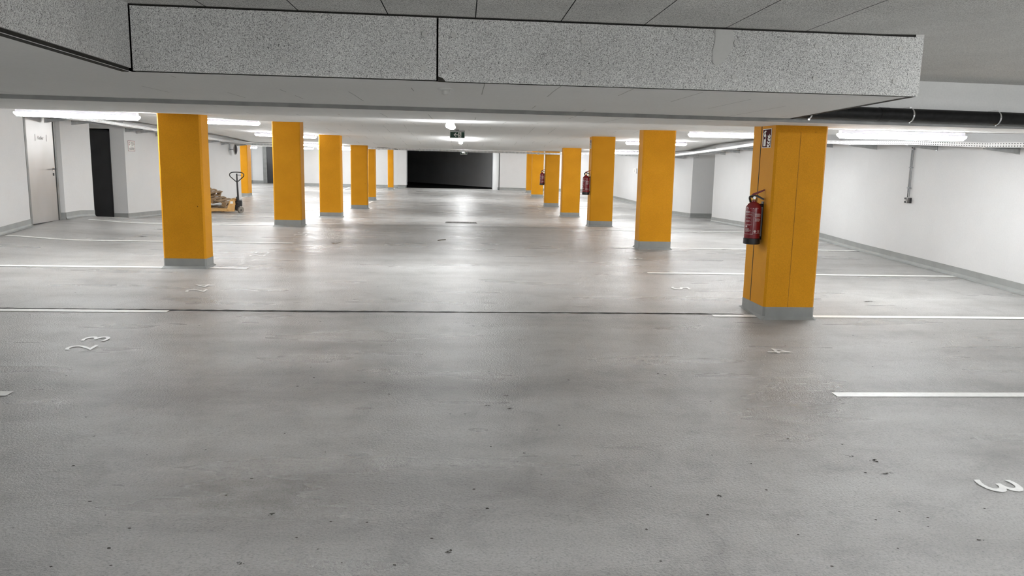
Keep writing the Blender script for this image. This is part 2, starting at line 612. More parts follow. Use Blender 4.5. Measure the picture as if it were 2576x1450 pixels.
# debris and dirt flecks lying on the coating
def blot(mb, x, y, rx, ry):
    k = 9
    ph = random.random() * 6
    pts = []
    for i in range(k):
        a = 2 * math.pi * i / k
        r = random.uniform(.55, 1.15)
        px, py = x + rx * r * math.cos(a + ph), y + ry * r * math.sin(a + ph)
        pts.append((px, py, fz(px, py) + .003))
    mb.poly(pts)
mb = MB()
for x, y, rx, ry in ((1.376, 3.82, .022, .02), (.343, 5.22, .035, .02), (.19, 5.28, .03, .012), (.33, 5.5, .03, .012), (2.36, 4.35, .03, .014), (2.47, 4.28, .03, .02),
                     (2.45, 4.10, .045, .012), (-.93, 3.66, .018, .016), (.05, 7.72, .04, .012), (.12, 7.6, .05, .012), (.26, 7.6, .06, .010), (-.05, 7.75, .02, .01),
                     (.37, 3.0, .06, .016), (.10, 3.03, .05, .014), (-.05, 3.28, .02, .02), (.46, 3.0, .02, .012), (-.95, 3.2, .02, .012),
                     (-3.05, 5.62, .03, .012), (2.49, 3.33, .03, .012), (-5.6, 13.9, .16, .05), (-5.7, 15.0, .16, .05), (4.9, 8.95, .10, .03)):
    for q in range(7):
        a_ = random.random() * 6.283
        d_ = random.random() ** .7
        blot(mb, x + rx * d_ * math.cos(a_), y + ry * d_ * math.sin(a_), rx * random.uniform(.12, .42), ry * random.uniform(.15, .45))
for i in range(230):
    y = 2.6 + 11 * random.random() ** 1.8
    x = random.uniform(-.72, .72) * (y + .5)
    r = random.uniform(.003, .009)
    blot(mb, x, y, r * 1.3, r)
o = mb.build('dirt_specks', 'dark_marks', floor)
o['kind'] = 'stuff'

# ------------------------------------------------------------------ ceilings
mb = MB()
xs = frange(-13, 8.6, .45)
ys = [0.0] + frange(8.4, 39.4, .25)
vs = []
for j, y in enumerate(ys):
    for x in xs:
        yy = facey(x) if j == 0 else y
        vs.append((x, yy, cz(x, yy)))
n = len(xs)
mb.faces(vs, [(j * n + i, (j + 1) * n + i, (j + 1) * n + i + 1, j * n + i + 1) for j in range(len(ys) - 1) for i in range(n - 1)])
struct(mb.build('ceiling', 'ceil', smooth=True), 'white painted low slab ceiling over the parking bays', 'ceiling')
# front face of the slab and the grey joint strip on its edge
mb = MB()
mb.poly([(2.9, facey(2.9), 2.03), (8.6, facey(8.6), 2.03), (8.6, facey(8.6), 2.5), (2.9, facey(2.9), 2.5)])
struct(mb.build('trim_1', 'slabface'), 'white concrete face of the slab above the black pipe', 'slab face')
mb = MB()
mb.prism([(-13, 0), (8.6, 0), (8.6, .03), (-13, .03)], 2.028, 2.064, lambda u, v, w: (u, facey(u) - .02 + v, w))
struct(mb.build('trim_2', 'stripgrey'), 'thin grey joint strip running along the ceiling step', 'joint strip')

BL = (-1.846, 4.57); BR = (2.821, 4.784); BRB = (3.06, 7.19); LBK = (-1.25, -9.2)
ZB, ZT = 2.06, 2.425
beam = struct(bpy.data.objects.new('ceiling_beam', None), 'boxed ceiling beam clad with grey wood wool boards', 'beam')
COL.objects.link(beam)
def lerp2(a, b, t):
    return (a[0] + (b[0] - a[0]) * t, a[1] + (b[1] - a[1]) * t)
def panel(name, a, b, z0, z1, th, mats, inset=True):
    """upright board from a to b, its face on the a-b line, thickness th behind it"""
    d = Vector((b[0] - a[0], b[1] - a[1])).normalized()
    nn = Vector((-d.y, d.x)) * th
    mb = MB()
    a2 = (a[0] + nn.x, a[1] + nn.y); b2 = (b[0] + nn.x, b[1] + nn.y)
    mb.faces([(*a, z0), (*b, z0), (*b2, z0), (*a2, z0), (*a, z1), (*b, z1), (*b2, z1), (*a2, z1)],
             [(0, 1, 5, 4)])
    mb.cur = 1
    i = 0
    mb.faces([(*a, z0), (*b, z0), (*b2, z0), (*a2, z0), (*a, z1), (*b, z1), (*b2, z1), (*a2, z1)],
             [(3, 2, 1, 0), (4, 5, 6, 7), (1, 2, 6, 5), (2, 3, 7, 6), (3, 0, 4, 7)])
    return mb.build(name, mats, beam)
SEAM = .3625
p1 = lerp2(BL, BR, .002); p2 = lerp2(BL, BR, SEAM - .0012); p3 = lerp2(BL, BR, SEAM + .0012)
panel('front_board', p1, p2, ZB + .006, ZT - .012, .05, ['wool', 'wool_edge'])
panel('front_board', p3, BR, ZB, ZT - .012, .05, ['wool', 'wool_edge'])
# chipped corner next to the seam
mb = MB()
dx = Vector((BR[0] - BL[0], BR[1] - BL[1])).normalized()
def onface(px, z, out=.002):
    t = (px - BL[0]) / (BR[0] - BL[0])
    q = lerp2(BL, BR, t)
    return (q[0] + dx.y * out, q[1] - dx.x * out, z)
mb.poly([onface(-.152, ZB - .001), onface(-.105, ZB - .001), onface(-.125, ZB + .02), onface(-.152, ZB + .028)])
mb.build('chipped_corner', 'joint', beam)
# smooth filler patch across a board joint
mb = MB()
out = [(1.49, 2.412), (1.60, 2.412), (1.612, 2.36), (1.60, 2.30), (1.57, 2.25), (1.535, 2.215), (1.51, 2.20), (1.485, 2.22), (1.48, 2.28), (1.495, 2.35)]
mb.poly([onface(u, v, .004) for u, v in out])
mb.build('filler_patch', 'patch', beam)
for px, z in ((-1.757, 2.153), (-1.005, 2.33), (-1.018, 2.148), (-.228, 2.32), (-.234, 2.13), (-.064, 2.322), (-.074, 2.144), (.702, 2.131), (.698, 2.314),
              (1.626, 2.339), (1.627, 2.14), (2.134, 2.338), (2.138, 2.147), (2.675, 2.341), (2.654, 2.148), (1.462, 2.135)):
    mb = MB()
    q = onface(px, z, .0)
    T = Matrix.Translation(q) @ Matrix.Rotation(math.atan2(dx.y, dx.x), 4, 'Z') @ Matrix.Rotation(math.pi / 2, 4, 'X')
    mb.lathe([(.016, 0), (.016, .006), (.0075, .0065), (.007, .004), (.0005, .004)], 14, T)
    mb.build('fixing_washer', 'wool_edge', beam)
# dark shadow joint between the boards and the upper ceiling
mb = MB()
mb.poly([onface(BL[0], ZT - .014, -.012), onface(BR[0], ZT - .014, -.012), onface(BR[0], ZT + .01, -.012), onface(BL[0], ZT + .01, -.012)])
mb.build('shadow_joint', 'joint', beam)
panel('side_board', lerp2(BL, LBK, 1.0), lerp2(BL, LBK, .105), ZB + .02, ZT + .01, .05, ['wool', 'wool_edge'])
panel('side_board', lerp2(BL, LBK, .1035), BL, ZB + .02, ZT + .01, .05, ['wool', 'wool_edge'])
panel('end_board', BR, BRB, ZB + .02, ZT + .01, .05, ['wool', 'wool_edge'])
mb = MB()
for a_, b_ in ((LBK, BL), (BR, BRB)):
    d = Vector((b_[0] - a_[0], b_[1] - a_[1])).normalized()
    nn = Vector((-d.y, d.x))
    mb.faces([(a_[0] + nn.x * t, a_[1] + nn.y * t, z) for t, z in ((.012, ZB - .002), (.012, ZB + .03), (.05, ZB + .03), (.05, ZB - .002))] +
             [(b_[0] + nn.x * t, b_[1] + nn.y * t, z) for t, z in ((.012, ZB - .002), (.012, ZB + .03), (.05, ZB + .03), (.05, ZB - .002))],
             [(0, 1, 2, 3), (4, 5, 6, 7), (0, 1, 5, 4), (0, 3, 7, 4)])
mb.build('edge_joint', 'joint', beam)
mb = MB()
mb.poly([(BL[0] + .0, BL[1] + .01, ZB), (LBK[0], LBK[1], ZB), (-9.5, -9.2, ZB), (-9.5, facey(-9.5), ZB), (BL[0], facey(BL[0]), ZB)])
mb.poly([(BL[0], BL[1] + .01, ZB), (BL[0], facey(BL[0]), ZB), (3.04, facey(3.04), ZB), (BR[0] - .01, BR[1] + .01, ZB)])
mb.build('soffit_board', 'ceil', beam)
mb = MB()
mb.poly([(-2.2, -9.2, ZT), (8.6, -9.2, ZT), (8.6, facey(8.6) + .02, ZT + .02), (2.5, facey(2.5) + .02, ZT + .02), (2.5, 4.9, ZT), (-2.2, 4.9, ZT)])
struct(mb.build('ceiling', 'wool_top'), 'rough grey wood wool boards of the higher ceiling', 'ceiling')

# ------------------------------------------------------------------ walls
def wall(name, pts, label, z0=-.4, z1=2.75, mat='wall'):
    mb = MB()
    for a, b in zip(pts[:-1], pts[1:]):
        mb.poly([(*a, z0), (*b, z0), (*b, z1), (*a, z1)])
    return struct(mb.build(name, mat), label, 'wall')
def baseboard(name, runs, label, h=.135):
    """runs: polylines with the room on the right-hand side of the direction of travel"""
    mb = MB()
    for pts in runs:
        fine = []
        for a, b in zip(pts[:-1], pts[1:]):
            L = math.hypot(b[0] - a[0], b[1] - a[1])
            k = max(1, int(L / .5))
            for i in range(k):
                fine.append((lerp2(a, b, i / k), a, b))
            fine.append((b, a, b))
        prof = [(.002, h), (.008, h), (.008, .05), (.018, .02), (.045, .002)]
        for (p, a, b), (q, a2, b2) in zip(fine[:-1], fine[1:]):
            if (a, b) != (a2, b2):
                continue
            d = Vector((b[0] - a[0], b[1] - a[1])).normalized()
            nn = Vector((d.y, -d.x))
            for (o0, h0), (o1, h1) in zip(prof[:-1], prof[1:]):
                def P(c, o, hh):
                    return (c[0] + nn.x * o, c[1] + nn.y * o, fz(*c) + hh)
                mb.poly([P(p, o0, h0), P(q, o0, h0), P(q, o1, h1), P(p, o1, h1)])
    return struct(mb.build(name, 'base'), label, 'baseboard')

DY0, DY1, DX = 14.67, 15.66, -7.85
left_a = [(-7.62, -9.2), (-7.62, 13.2), (-7.80, 14.55)]
L1 = left_a + [(-7.85, 14.66)]
jog = [(-7.88, 15.76), (-7.79, 15.80), (-7.80, 17.03), (-9.3, 17.03), (-9.3, 18.7), (-8.60, 18.7)]
jog2 = [(-8.12, 18.7), (-7.80, 18.7), (-7.80, 28.1), (-12.6, 28.1), (-12.6, 41.2)]
mb = MB()
def seg(mb, a, b, z0=-.4, z1=2.75):
    mb.poly([(*a, z0), (*b, z0), (*b, z1), (*a, z1)])
for pts in (L1, jog, jog2):
    for a, b in zip(pts[:-1], pts[1:]):
        seg(mb, a, b)
seg(mb, (-7.85, 14.66), (-7.88, 15.76), 2.24, 2.75)
seg(mb, (-8.60, 18.7), (-8.12, 18.7), 2.19, 2.75)
struct(mb.build('wall_left', 'wall'), 'white wall with two doors and a recess on the side of the pallet truck', 'wall')
R = [(7.36, -9.2), (7.26, 9.4), (7.06, 13.3), (7.06, 16.0), (7.2, 22.1), (8.3, 22.1), (8.3, 24.4), (7.25, 24.4), (7.0, 26.0), (6.95, 31), (6.63, 34.2), (6.4, 39.0)]
wall('wall_right', R, 'white wall with the socket and a shallow niche')
wall('wall_front', [(-9.6, -9.2), (8.6, -9.2)], 'white wall behind the viewer')
B1 = [(-12.6, 41.2), (-10.30, 41.2)]
B2 = [(-9.3, 41.2), (-8.9, 41.2), (-8.9, 39.5), (-3.0, 39.0)]
B3 = [(1.70, 38.75), (6.4, 38.45)]
mb = MB()
for pts in (B1, B2, B3):
    for a, b in zip(pts[:-1], pts[1:]):
        seg(mb, a, b)
seg(mb, (-10.30, 41.2), (-9.3, 41.2), 2.2, 2.75)
seg(mb, (-3.3, 39.2), (1.70, 39.2), 2.2, 2.75)
struct(mb.build('wall_back', 'wall'), 'bright white end wall on both sides of the dark ramp opening', 'wall')
baseboard('baseboard_left', [L1, [(-7.88, 15.76), (-7.79, 15.80), (-7.80, 17.03)], [(-8.12, 18.7), (-7.80, 18.7), (-7.80, 28.1)]], 'grey painted skirting along the wall with the doors')
baseboard('baseboard_right', [R[::-1]], 'grey painted skirting along the wall with the socket')
baseboard('baseboard_back', [B1, B2, B3], 'grey painted skirting along the end wall', .13)
# extra floor behind the left row at the far end
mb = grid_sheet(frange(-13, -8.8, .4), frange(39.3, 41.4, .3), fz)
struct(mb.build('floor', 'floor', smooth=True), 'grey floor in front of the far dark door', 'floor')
strip_any((-10.44, 38.4), (-10.35, 39.3), .10).build('parking_line', 'line', floor)
mb = grid_sheet(frange(-13, -8.8, .5), frange(39.3, 41.4, .5), cz)
struct(mb.build('ceiling', 'ceil'), 'white ceiling in front of the far dark door', 'ceiling')

# pilasters at the ramp opening and on the end wall
def pilaster(name, x0, x1, y0, y1, label, zb=None, mat='wall'):
    mb = MB()
    z = fz((x0 + x1) / 2, y0)
    mb.box(x0, x1, y0, y1, z + .14, 2.6)
    mb.cur = 1
    mb.box(x0 + .015, x1 - .03, y0 + .03, y1, z - .05, z + .14)
    return struct(mb.build(name, [mat, 'base']), label, 'pilaster')
pilaster('trim_3', -3.22, -2.79, 38.85, 39.6, 'pale grey pilaster beside the dark ramp opening')
pilaster('trim_4', -11.05, -10.85, 40.9, 41.2, 'slim white pilaster left of the far dark door')
mb = MB()
k = 10
cxp, cyp, rp = 1.70, 39.15, .22
pts = [(cxp + .02, 38.74)] + [(cxp - .0 - rp * math.sin(math.pi / 2 * i / k), cyp - .40 + rp * (1 - math.cos(math.pi / 2 * i / k))) for i in range(k + 1)] + [(cxp - rp, 39.7), (cxp + .02, 39.7)]
z = fz(1.6, 39)
mb.prism(pts, z - .05, 2.6, lambda u, v, w: (u, v, w))
struct(mb.build('trim_5', 'wall', smooth=True), 'white rounded jamb at the edge of the ramp opening', 'jamb')

# dark ramp room behind the opening
mb = MB()
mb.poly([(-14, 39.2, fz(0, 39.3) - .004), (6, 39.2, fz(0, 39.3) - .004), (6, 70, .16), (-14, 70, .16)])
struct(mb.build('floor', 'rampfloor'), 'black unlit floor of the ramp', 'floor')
mb = MB()
for a, b in (((1.55, 42.6), (-9.5, 64)), ((1.55, 42.6), (1.55, 39.3)), ((-2.95, 39.5), (-5.5, 47)), ((-5.5, 47), (-12, 56)), ((-9.5, 64), (-14, 64))):
    seg(mb, a, b)
struct(mb.build('wall_ramp', 'rampwall'), 'dark concrete wall curving away up the ramp', 'wall')
mb = MB()
mb.poly([(-14, 39.2, 2.2), (6, 39.2, 2.2), (6, 70, 2.25), (-14, 70, 2.25)])
struct(mb.build('ceiling', 'rampwall'), 'dark ceiling over the ramp', 'ceiling')

# ------------------------------------------------------------------ doors
def wall_frame(mb, a, b, z0, z1, w, out, back=.02):
    """door frame round the opening a-b; room on the right of a->b"""
    d = Vector((b[0] - a[0], b[1] - a[1])); L = d.length; d.normalize()
    nn = Vector((d.y, -d.x))
    def T(u, v, zz):
        return (a[0] + d.x * u + nn.x * v, a[1] + d.y * u + nn.y * v, zz)
    for u0, u1, za, zb in ((-w, 0, z0, z1 + w), (L, L + w, z0, z1 + w), (0, L, z1, z1 + w)):
        mb.prism([(u0, -back), (u1, -back), (u1, out), (u0, out)], za, zb, T)
    return T, L
a, b = (DX, DY0), (DX - .02, DY1)
zf = fz(DX, 15.1) + .005
d1 = thing('door_1', 'brushed metal cellar door with lettering, in the wall by the ceiling lamp', 'door', (DX, DY0, zf))
d1['kind'] = 'structure'
mb = MB()
T, L = wall_frame(mb, a, b, zf, zf + 1.96, .06, .03)
o = mb.build('door_frame', 'frame', d1); o.matrix_parent_inverse = Matrix.Translation((-DX, -DY0, -zf))
inv = Matrix.Translation((-DX, -DY0, -zf))
def child(mb, name, mat, par, inv, **kw):
    o = mb.build(name, mat, par, **kw)
    o.matrix_parent_inverse = inv
    return o
mb = MB(); mb.prism([(.004, -.02), (L - .03, -.02), (L - .03, .022), (.004, .022)], zf + .012, zf + 1.95, T)
leaf = child(mb, 'door_leaf', 'door', d1, inv)
mb = MB(); mb.prism([(L - .03, -.02), (L, -.02), (L, .005), (L - .03, .005)], zf + .005, zf + 1.955, T)
mb.prism([(0, -.02), (L, -.02), (L, .004), (0, .004)], zf - .01, zf + .013, T)
child(mb, 'shadow_gap', 'black', d1, inv)
def T3(u, v, z_):
    return Vector(T(u, v, z_))
mb = MB()
hz = zf + 1.0
mb.tube([T3(L - .10, .022, hz), T3(L - .10, .075, hz), T3(L - .22, .078, hz)], .011, 8)
h = child(mb, 'door_handle', 'black', d1, inv)
mb = MB(); mb.prism([(L - .125, .022), (L - .075, .022), (L - .075, .028), (L - .125, .028)], hz - .035, hz + .035, T)
child(mb, 'handle_rose', 'chrome', d1, inv)
mb = MB(); mb.prism([(L - .118, .022), (L - .082, .022), (L - .082, .03), (L - .118, .03)], hz - .13, hz - .075, T)
child(mb, 'lock_cylinder', 'black', d1, inv)
def door_text(par, inv, T, word, u, z_, hgt, mat, v):
    mb = MB()
    vs, fs = text_shapes(word, hgt)
    w = max(q[0] for q in vs)
    mb.faces([T(u + q[0], v, z_ + q[1]) for q in vs], fs)
    for uu in (u - .10, u + w + .10):
        mb.poly([T(uu, v, z_ - .03), T(uu + .014, v, z_ - .03), T(uu + .014, v, z_ + hgt + .03), T(uu, v, z_ + hgt + .03)])
    child(mb, 'door_lettering', mat, par, inv)
door_text(d1, inv, T, 'Keller', .40, zf + 1.545, .062, 'ink', .0235)

a, b = (-8.64, 18.69), (-8.12, 18.69)
zf = fz(-8.3, 18.7) + .005
d2 = thing('door_2', 'anthracite door half hidden in the recess beside the white notice', 'door', (-8.4, 18.69, zf))
d2['kind'] = 'structure'
inv = Matrix.Translation((8.4, -18.69, -zf))
def Td(u, v, w):
    return (-9.05 + u, 18.69 - v, w)
mb = MB(); mb.box(-9.1, -8.12, 18.685, 18.74, zf, zf + 2.04)
child(mb, 'door_leaf', 'doordark', d2, inv)
mb = MB(); mb.box(-9.1, -8.12, 18.67, 18.70, zf + 2.0, zf + 2.04); mb.box(-8.145, -8.12, 18.67, 18.70, zf, zf + 2.04)
child(mb, 'door_frame', 'black', d2, inv)
door_text(d2, inv, Td, 'Raum', .38, zf + 1.52, .07, 'black', .007)

zf = fz(-9.8, 41.2) + .005
d3 = thing('door_3', 'far dark doorway in a grey steel frame behind the second yellow column', 'door', (-9.8, 41.18, zf))
d3['kind'] = 'structure'
inv = Matrix.Translation((9.8, -41.18, -zf))
mb = MB(); mb.box(-10.08, -9.3, 41.16, 41.22, zf, zf + 2.0)
child(mb, 'door_leaf', 'black', d3, inv)
mb = MB(); mb.box(-10.28, -10.08, 41.12, 41.22, zf, zf + 2.05); mb.box(-10.08, -9.3, 41.12, 41.22, zf + 1.97, zf + 2.05)
child(mb, 'door_frame', 'frame', d3, inv)

# ------------------------------------------------------------------ columns
def column(label, x0, x1, y0, y1, groove=False, ch=.022):
    cx_, cy_ = (x0 + x1) / 2, (y0 + y1) / 2
    zf = min(fz(x, y) for x in (x0, x1) for y in (y0, y1))
    zfl = fz(cx_, y0)
    zc = max(cz(x, y) for x in (x0, x1) for y in (y0, y1)) + .02
    t = thing('concrete_column', label, 'column', (cx_, cy_, zfl), group='yellow columns of the garage')
    hx, hy = (x1 - x0) / 2, (y1 - y0) / 2
    def outline(e, c):
        a_, b_ = hx + e, hy + e
        return [(-a_ + c, -b_), (a_ - c, -b_), (a_, -b_ + c), (a_, b_ - c), (a_ - c, b_), (-a_ + c, b_), (-a_, b_ - c), (-a_, -b_ + c)]
    top = zc - zfl
    mb = MB()
    mb.prism(outline(0, ch), .135, top, lambda u, v, w: (u, v, w))
    sh = mb.build('shaft', 'yellow', t)
    mb = MB()
    o0 = outline(.003, ch)
    rings = [(o0, .135), (o0, .035), (outline(.03, ch), .002), (outline(.035, ch), -.06 - max(0, zfl - zf))]
    n = 8
    vs = [(u, v, z_ if i < 2 else z_ + fz(cx_ + u, cy_ + v) - zfl) for i, (ol, z_) in enumerate(rings) for u, v in ol]
    mb.faces(vs, [(i * n + k, i * n + (k + 1) % n, (i + 1) * n + (k + 1) % n, (i + 1) * n + k) for i in range(3) for k in range(n)] + [tuple(range(n))])
    mb.build('plinth', 'base', t)
    if groove:
        mb = MB()
        gy = groove - cy_
        mb.box(-hx - .002, -hx + .004, gy - .007, gy + .007, .137, top - .02)
        mb.build('joint_gap', 'joint', sh)
        if y0 > 10:
            return t
        mb = MB()
        gx = -hx + .262
        mb.box(gx - .0022, gx + .0022, -hy - .0012, -hy + .004, .137, top - .10)
        mb.build('hairline_joint', 'hairline', sh)
    return t
column('nearest yellow column, carrying a red fire extinguisher and a fire sign', 3.232, 3.788, 7.99, 8.64, groove=8.39)
column('yellow column standing between two bay lines behind the extinguisher column', 3.04, 3.60, 13.17, 13.52)
column('yellow column with the second red fire extinguisher on its side', 3.035, 3.59, 18.45, 18.85, groove=18.7)
column('slim looking yellow column just behind the second extinguisher column', 3.02, 3.575, 23.65, 24.0)
column('yellow column with the farthest red fire extinguisher', 3.04, 3.565, 28.85, 29.2)
column('yellow column right behind the farthest extinguisher', 3.01, 3.51, 34.05, 34.4)
column('yellow column closest to the white end wall, in the row with the extinguishers', 2.995, 3.5, 36.75, 37.1)
column('large yellow column in front of the pallet truck', -4.03, -3.465, 10.68, 11.0)
column('yellow column standing right of the upright pallet truck handle', -3.745, -3.2, 15.72, 16.08)
column('yellow column before the end wall, third of the row from the pallet truck', -3.79, -3.225, 20.95, 21.3)
column('yellow column where the cross cable tray begins', -3.71, -3.165, 26.2, 26.5)
column('narrow yellow column half hidden behind the start of the cross tray', -3.66, -3.40, 30.6, 31.0)
column('small yellow column nearest to the dark ramp opening', -3.52, -3.27, 37.0, 37.3)
column('brightly lit yellow column behind the pallet truck handle', -8.78, -8.50, 31.6, 32.15)
column('distant sliver of a yellow column before the end wall with formwork marks', -7.95, -7.68, 37.9, 38.2)

# ------------------------------------------------------------------ lamps
def lamp(label, x, y, along='x', L=1.57):
    """a batten lamp; x, y = its centre; hangs under the ceiling"""
    zc = cz(x, y) if y > facey(x) else (ZT if (x > -1.2 and not (BL[0] < x < 3.0 and y > 4.5)) else ZB)
    if along == 'x':
        rz = 0.0
        tilt = math.atan2(cz(x + .7, y) - cz(x - .7, y), 1.4) if y > facey(x) else 0
    else:
        rz = math.pi / 2
        tilt = math.atan2(cz(x, y + .7) - cz(x, y - .7), 1.4) if y > facey(x) + .8 else 0
    t = thing('ceiling_lamp', label, 'lamp', (x, y, zc), group='linear ceiling lamps')
    t.rotation_euler = (0, -tilt, rz) if along == 'x' else (0, 0, rz)
    if along == 'y':
        t.rotation_euler = Matrix.Rotation(rz, 3, 'Z').to_euler()
        t.matrix_basis = Matrix.Translation((x, y, zc)) @ Matrix.Rotation(rz, 4, 'Z') @ Matrix.Rotation(-tilt, 4, 'Y')
    h = L / 2
    mb = MB()
    prof = [(-.046, -.058), (.046, -.058), (.040, -.012), (-.040, -.012)]
    mb.prism(prof, -h + .02, h - .02, lambda u, v, w: (w, u, v))
    mb.build('housing', 'lampgrey', t)
    mb = MB()
    sec = [(-.046, -.056), (-.055, -.075), (-.050, -.096), (-.026, -.108), (.026, -.108), (.050, -.096), (.055, -.075), (.046, -.056)]
    n = len(sec)
    vs = []
    for w, k in ((-h, .55), (-h + .03, 1.0), (h - .03, 1.0), (h, .55)):
        for u, v in sec:
            vs.append((w, u * (.8 + .2 * k), -.05 + (v + .05) * k))
    fs = [tuple(range(n)), tuple(range(3 * n, 4 * n))]
    fs += [(i * n + k, i * n + (k + 1) % n, (i + 1) * n + (k + 1) % n, (i + 1) * n + k) for i in range(3) for k in range(n)]
    mb.faces(vs, fs)
    mb.build('diffuser', 'emit', t)
    for s_ in (-1, 1):
        mb = MB()
        mb.box(s_ * h * .68 - .04, s_ * h * .68 + .04, -.03, .03, -.017, .004)
        mb.box(s_ * h * .68 - .02, s_ * h * .68 + .02, -.045, .045, -.055, -.04)
        mb.build('mounting_clip', 'galv', t)
    return t
for i, (y, lab) in enumerate(((10.75, 'long bright ceiling lamp hanging in front of the metal cellar door'),
                              (15.9, 'ceiling lamp seen between the two nearest columns on the pallet truck side'),
                              (21.0, 'ceiling lamp partly covered by the column right of the pallet truck'),
                              (26.5, 'ceiling lamp behind the third column on the pallet truck side'),
                              (31.0, 'far ceiling lamp hidden mostly behind the columns before the end wall'))):
    lamp(lab, (-5.06, -4.80, -4.64, -4.76, -4.86)[i], y)
for y, lab in ((9.2, 'long bright ceiling lamp below the black pipe'),
               (14.4, 'ceiling lamp reaching behind the extinguisher column'),
               (20.0, 'ceiling lamp behind the second column of the extinguisher row'),
               (25.5, 'ceiling lamp just right of the second extinguisher column'),
               (31.0, 'far ceiling lamp left of the second fire extinguisher column'),
               (36.5, 'farthest ceiling lamp near the white corner of the end wall')):
    lamp(lab, 5.27 if y < 10 else 4.95, y)
lamp('ceiling lamp over the driving lane, seen end-on, nearest to the viewer', -.17, 10.75, 'y')
lamp('ceiling lamp over the driving lane just under the green exit sign', -.07, 21.1, 'y')
lamp('small looking ceiling lamp above the cross cable tray in the driving lane', .0, 31.8, 'y')
lamp('ceiling lamp above the bays beside the viewer', 4.95, 3.2)
for x, y, al, lab in ((4.95, -1.4, 'x', 'added fill lamp above the bays just behind the viewer'), (4.95, -7.0, 'x', 'added fill lamp above the bays well behind the viewer'),  # unseen lamps added behind the camera to fill the foreground
                      (1.3, .4, 'y', 'added fill lamp over the lane just behind the viewer'), (.6, -4.4, 'y', 'added fill lamp over the lane well behind the viewer'),  # lane lamps out of view, also added as fill
                      (-4.9, -1.0, 'x', 'added fill lamp under the low soffit just behind the viewer'), (-4.9, -6.2, 'x', 'added fill lamp under the low soffit well behind the viewer'),  # soffit lamps out of view, added to brighten the near area
                      (0.0, 37.6, 'y', 'added fill lamp before the ramp, hidden by the cross tray'), (-5.2, 36.4, 'x', 'added fill lamp before the end wall with formwork marks'), (-7.6, 36.4, 'x', 'added fill lamp before the end wall beside the formwork marks'),  # hidden fill lamps added to brighten the far end
                      (-10.2, 30.2, 'x', 'ceiling lamp in the side bay by the brightly lit column'), (-10.6, 38.2, 'x', 'ceiling lamp in the side bay before the far dark door')):
    lamp(lab, x, y, al)

# ------------------------------------------------------------------ cable trays
def tray(label, path, w, h, brackets, side, hangers=()):
    """path of (x, y, z bottom); brackets: list of (x_wall, y, z, arm length, direction)"""
    t = thing('cable_tray', label, 'cable tray', path[0])
    inv = Matrix.Translation([-c for c in path[0]])
    mb = MB()
    dist = 0
    for a, b in zip(path[:-1], path[1:]):
        a_, b_ = Vector(a), Vector(b)
        d = Vector((b_.x - a_.x, b_.y - a_.y, 0)).normalized()
        nn = Vector((d.y, -d.x, 0)) * (w / 2)
        L = (b_ - a_).length
        up = Vector((0, 0, h))
        for s_ in (1, -1):
            p, q = a_ + nn * s_, b_ + nn * s_
            mb.poly([p, q, q + up, p + up], [(dist, 0), (dist + L, 0), (dist + L, h), (dist, h)])
            th = nn.normalized() * (.004 * -s_)
            mb.poly([p + th, q + th, q + th + up, p + th + up], [(dist, 0), (dist + L, 0), (dist + L, h), (dist, h)])
            mb.poly([p + up, q + up, q + up + th * 4, p + up + th * 4], [(0, .001)] * 4)
        mb.poly([a_ - nn, b_ - nn, b_ + nn, a_ + nn], [(dist, 0), (dist + L, 0), (dist + L, w), (dist, w)])
        up2 = Vector((0, 0, .003))
        mb.poly([a_ - nn + up2, b_ - nn + up2, b_ + nn + up2, a_ + nn + up2], [(dist, 0), (dist + L, 0), (dist + L, w), (dist, w)])
        dist += L
    child(mb, 'tray_channel', 'perf', t, inv)
    mb = MB()
    for off, r in ((-.3, .016), (-.1, .02), (.12, .014), (.3, .018)):
        pts = []
        for i, p in enumerate(path):
            p0 = Vector(path[max(0, i - 1)]); p1 = Vector(path[min(len(path) - 1, i + 1)])
            d = (p1 - p0); d.z = 0; d.normalize()
            nn = Vector((d.y, -d.x, 0))
            pts.append(Vector(p) + nn * (off * w) + Vector((0, 0, r + .006)))
        mb.tube(pts, r, 6)
    child(mb, 'cable_bundle', 'black', t, inv)
    for (xw, y, z, arm, dr) in brackets:
        mb = MB()
        x1 = xw + dr * arm
        # tapering arm
        for yy in (y - .022, y + .018):
            mb.prism([(xw, z - .002), (x1, z - .002), (x1, z - .022), (xw + dr * .10, z - .062), (xw, z - .075)], yy, yy + .004, lambda u, v, ww: (u, ww, v))
        mb.box(min(xw, x1), max(xw, x1), y - .022, y + .022, z - .006, z - .001)
        mb.box(min(xw, xw + dr * .008), max(xw, xw + dr * .008), y - .03, y + .03, z - .080, z + .03)
        child(mb, 'tray_bracket', 'galv', t, inv)
    for (x, y, z) in hangers:
        mb = MB()
        mb.tube([(x, y, z - .012), (x, y, cz(x, y) + .005)], .008, 6)
        mb.box(x - .02, x + .02, y - w / 2 - .02, y + w / 2 + .02, z - .016, z - .002)
        child(mb, 'hanger_rod', 'galv', t, inv)
    return t
def rwall(y):
    return interp(y, [9.4, 13.3, 16, 22.1, 24.4, 26, 31], [7.26, 7.06, 7.06, 7.2, 7.2, 7.0, 6.95])
rz_ = lambda y: interp(y, [6, 9.85, 11.5, 13.1, 16.3, 18.3, 25.2, 28.2], [1.87, 1.925, 1.995, 2.03, 2.15, 2.09, 1.91, 1.93])
ry = [8.2, 9.85, 11.5, 13.1, 14.7, 16.3, 17.6, 18.8, 20.0, 21.2, 23.7, 25.0, 26.3, 27.6]
rp_ = [(rwall(y) - .30, y, rz_(y)) for y in [7.9] + ry[1:] + [28.2]]
tray('perforated steel cable tray on brackets along the wall with the socket', rp_, .30, .06,
     [(rwall(y) - .002, y, rz_(y), .47, -1) for y in ry if y > 9], 1)
